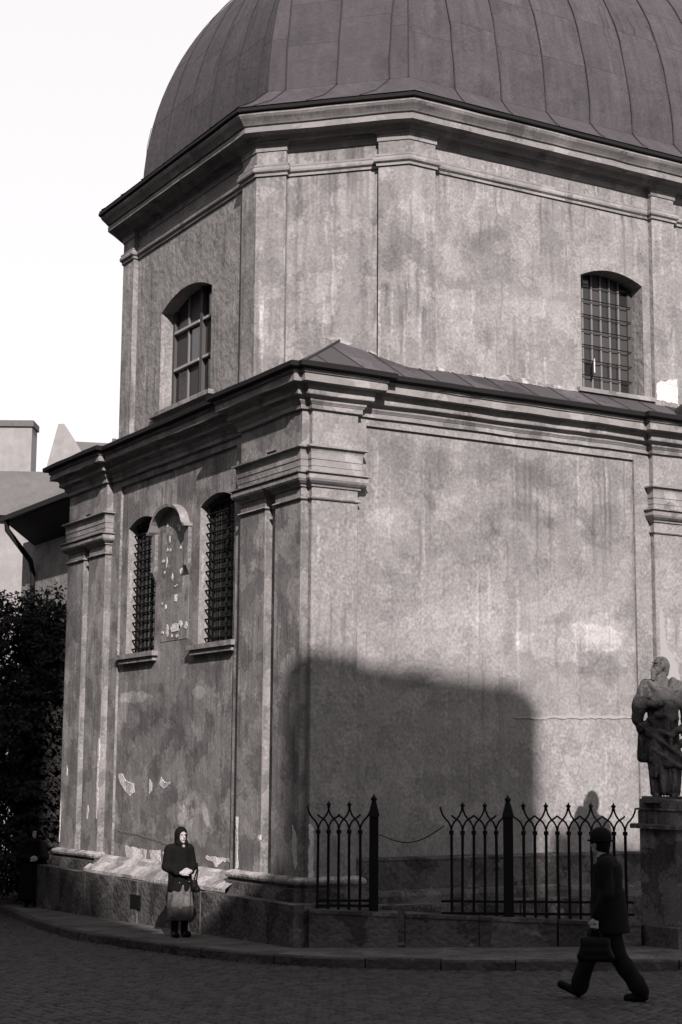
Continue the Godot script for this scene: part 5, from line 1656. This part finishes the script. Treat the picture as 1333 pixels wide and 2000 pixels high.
# houses across the street, behind the viewer: their roofs shade the street and the foot of the chapel
func build_opposite() -> void:
	var a := deg_to_rad(SUN_AZ)
	var tn := tan(deg_to_rad(SUN_EL))
	var D := 28.0
	var hdir := Vector3(-sin(a), 0, cos(a))
	var f := face(hdir * D, Vector3(cos(a), 0, sin(a)), -hdir)
	var up := D * tn
	# where the edges of the shade fall on the front
	var uv := func(x: float, y: float, z: float) -> Vector2:
		return Vector2(x * cos(a) + z * sin(a), y - (-x * sin(a) + z * cos(a)) * tn)
	var tl: Vector2 = uv.call(0.78, 3.92, -0.14)
	var tr: Vector2 = uv.call(3.75, 3.76, -0.14)
	var re: Vector2 = uv.call(4.08, 2.5, -0.14)
	var le: Vector2 = uv.call(-0.12, 2.5, -0.62)
	var low_r: Vector2 = uv.call(4.6, 1.42, -0.14)
	var wom: Vector2 = uv.call(-0.94, 0.28, -2.13)
	var pl: Vector2 = uv.call(-0.42, 0.45, -6.0)
	var rows := [["attic_house", "tall house with a raised attic block across the street, behind the viewer", wom.x - 0.3, re.x + 0.1, wom.y], ["corner_house", "plain corner house across the street, behind the viewer", re.x + 0.12, re.x + 11.0, low_r.y]]
	for r in rows:
		var o := fp(f, (r[2] + r[3]) / 2, 0.4, -5)
		var t := thing(r[0], r[1], "house", o)
		var st := newst()
		var g := {"o": f.o - o, "u": f.u, "n": f.n}
		fbox(st, g, r[2], r[3], -0.6, r[4] + up - 0.4, -9.0, 0.0)
		put(st, "wall", M.house_wall, t)
		st = newst()
		fbox(st, g, r[2] + 0.05, r[3] - 0.05, r[4] + up - 0.4, r[4] + up, -8.9, 0.1)
		put(st, "parapet", M.house_wall, t)
		if r[0] == "attic_house":
			st = newst()
			var q := []
			for w in [-4.0, -0.2]:
				for p in [Vector2(le.x, r[4]), Vector2(le.x, tl.y - 0.05), Vector2(tr.x - 0.05, tr.y), Vector2(re.x - 0.06, tr.y - 0.16), Vector2(re.x, tr.y - 0.4), Vector2(re.x, r[4])]:
					q.append(fp(g, p.x, p.y + up + 0.001, w))
			for i in 6:
				var j := (i + 1) % 6
				quad(st, q[i], q[j], q[j + 6], q[i + 6])
			for b in [0, 6]:
				for i in range(1, 5): tri(st, q[b], q[b + i], q[b + i + 1])
			put(st, "attic", M.house_wall, t)
		var wn := int((r[3] - r[2]) / 2.0)
		for k in wn:
			for lv in 4:
				st = newst()
				var u := lerpf(r[2], r[3], (k + 0.5) / wn)
				fbox(st, g, u - 0.5, u + 0.5, 1.6 + lv * 3.8, 3.5 + lv * 3.8, -0.1, 0.012)
				put(st, "window", M.glass, t)
	# row added out of view to cut the sky light on the flank
	var z0 := 9.0
	for k in 3:
		var hh: float = [15.0, 17.5, 16.0][k]
		var o4 := Vector3(-18.5, 0, z0 - 7.5)
		var t4 := thing("added_sky_blocker", "%s added house out of view, dimming the sky light on the flank" % ["nearest", "middle", "farthest"][k], "house", o4, 0.0, "added unseen blocks closing the sky beside the flank")
		var s4 := newst()
		box(s4, Vector3(-5, -1.2, -7.45), Vector3(5, hh, 7.45))
		put(s4, "wall", M.house_wall, t4)
		s4 = newst()
		hexa(s4, [Vector3(-5.3, hh + 0.002, -7.45), Vector3(5.3, hh + 0.002, -7.45), Vector3(5.3, hh + 0.002, 7.45), Vector3(-5.3, hh + 0.002, 7.45), Vector3(-0.1, hh + 3.4, -7.45), Vector3(0.1, hh + 3.4, -7.45), Vector3(0.1, hh + 3.4, 7.45), Vector3(-0.1, hh + 3.4, 7.45)])
		put(s4, "roof", M.roof_metal, t4)
		for c in 5:
			for lv in 4:
				s4 = newst()
				var zc := -6.0 + c * 3.0
				box(s4, Vector3(4.95, 1.5 + lv * 3.6, zc - 0.5), Vector3(5.02, 3.3 + lv * 3.6, zc + 0.5))
				put(s4, "window", M.glass, t4)
		z0 -= 15.0
	# unseen tower added next to the gable to shade the trees and person at left
	var tu: float = uv.call(-0.1, 0.0, -10.0).x
	var o5 := fp(f, tu - 4.0, 0.4, -5)
	var t5 := thing("added_shade_tower", "added unseen tower behind the viewer, shading the trees at left", "tower", o5)
	var g5 := {"o": f.o - o5, "u": f.u, "n": f.n}
	var s5 := newst()
	fbox(s5, g5, tu - 8.0, tu, -0.6, 14.5 + up, -8.5, 0.3)
	put(s5, "wall", M.house_wall, t5)
	s5 = newst()
	var q5 := []
	for c in [[4.3, 14.502], [0.2, 19.0]]:
		for d in [[-1, -1], [1, -1], [1, 1], [-1, 1]]:
			q5.append(fp(g5, tu - 4.0 + c[0] * d[0], c[1] + up, -4.1 + c[0] * d[1]))
	hexa(s5, q5)
	put(s5, "roof", M.roof_metal, t5)
	# steep-gabled house further left
	var gx: float = wom.x - 0.32
	var o2 := fp(f, gx - 5.0, 0.4, -5)
	var t3 := thing("steep_gabled_house", "steep-gabled house across the street, behind the viewer", "house", o2)
	var g3 := {"o": f.o - o2, "u": f.u, "n": f.n}
	var st3 := newst()
	fbox(st3, g3, gx - 9.0, gx, -0.6, wom.y + up, -9.0, 0.0)
	put(st3, "wall", M.house_wall, t3)
	st3 = newst()
	var slope: float = (pl.y - wom.y) / (wom.x - pl.x)
	var top: float = wom.y + slope * 4.5
	var qq := []
	for w in [-9.2, 0.2]:
		for p in [Vector2(gx + 0.1, wom.y), Vector2(gx - 4.4, top), Vector2(gx - 9.1, wom.y)]:
			qq.append(fp(g3, p.x, p.y + up + 0.01, w))
	tri(st3, qq[0], qq[1], qq[2]); tri(st3, qq[3], qq[4], qq[5])
	for i in 3:
		var j := (i + 1) % 3
		quad(st3, qq[i], qq[j], qq[j + 3], qq[i + 3])
	put(st3, "roof", M.roof_metal, t3)

func _ready() -> void:
	rng.seed = 4711
	jit = FastNoiseLite.new()
	jit.seed = 5
	jit.frequency = 0.03
	jit.fractal_octaves = 3
	f_front = face(Vector3.ZERO, Vector3.RIGHT, Vector3.BACK)
	f_flank = face(Vector3.ZERO, Vector3.FORWARD, Vector3.LEFT)
	setup_view()
	make_materials()
	flat_mat("mortar_line", 0.14, 0.9)
	flat_mat("pale_plaster", 0.27, 0.9)
	flat_mat("roof_metal_2", 0.056, 0.6, Color(1.0, 0.93, 0.97))
	flat_mat("window_pale", 0.3, 0.7)
	flat_mat("window_dark", 0.03, 0.7)
	tex_mat("pedestal_stone", weather_image(166, 256, 256, 128.0, {"base": 0.12, "low": 0.4, "mid": 0.5, "fine": 0.4, "streak": 0.5, "bare": 0.62, "bare_gain": 0.4, "dirt": 0.42, "dirt_gain": 0.5, "drips": 60}), 0.9, 2.0, bump(12, 128.0, 10.0, 5.0), 0.4)
	flat_mat("house_wall", 0.16, 0.9)
	print("materials ", Time.get_ticks_msec())
	build_ground()
	chapel = thing("domed_chapel", "plastered chapel with octagonal drum, metal dome and pilastered square base", "chapel", Vector3.ZERO)
	build_lower()
	build_upper()
	print("chapel ", Time.get_ticks_msec())
	build_annex()
	build_far_houses()
	build_opposite()
	build_trees()
	build_railing()
	build_pedestal()
	print("setting ", Time.get_ticks_msec())
	build_statue()
	build_woman()
	build_man()
	build_left_person()
	print("figures ", Time.get_ticks_msec())
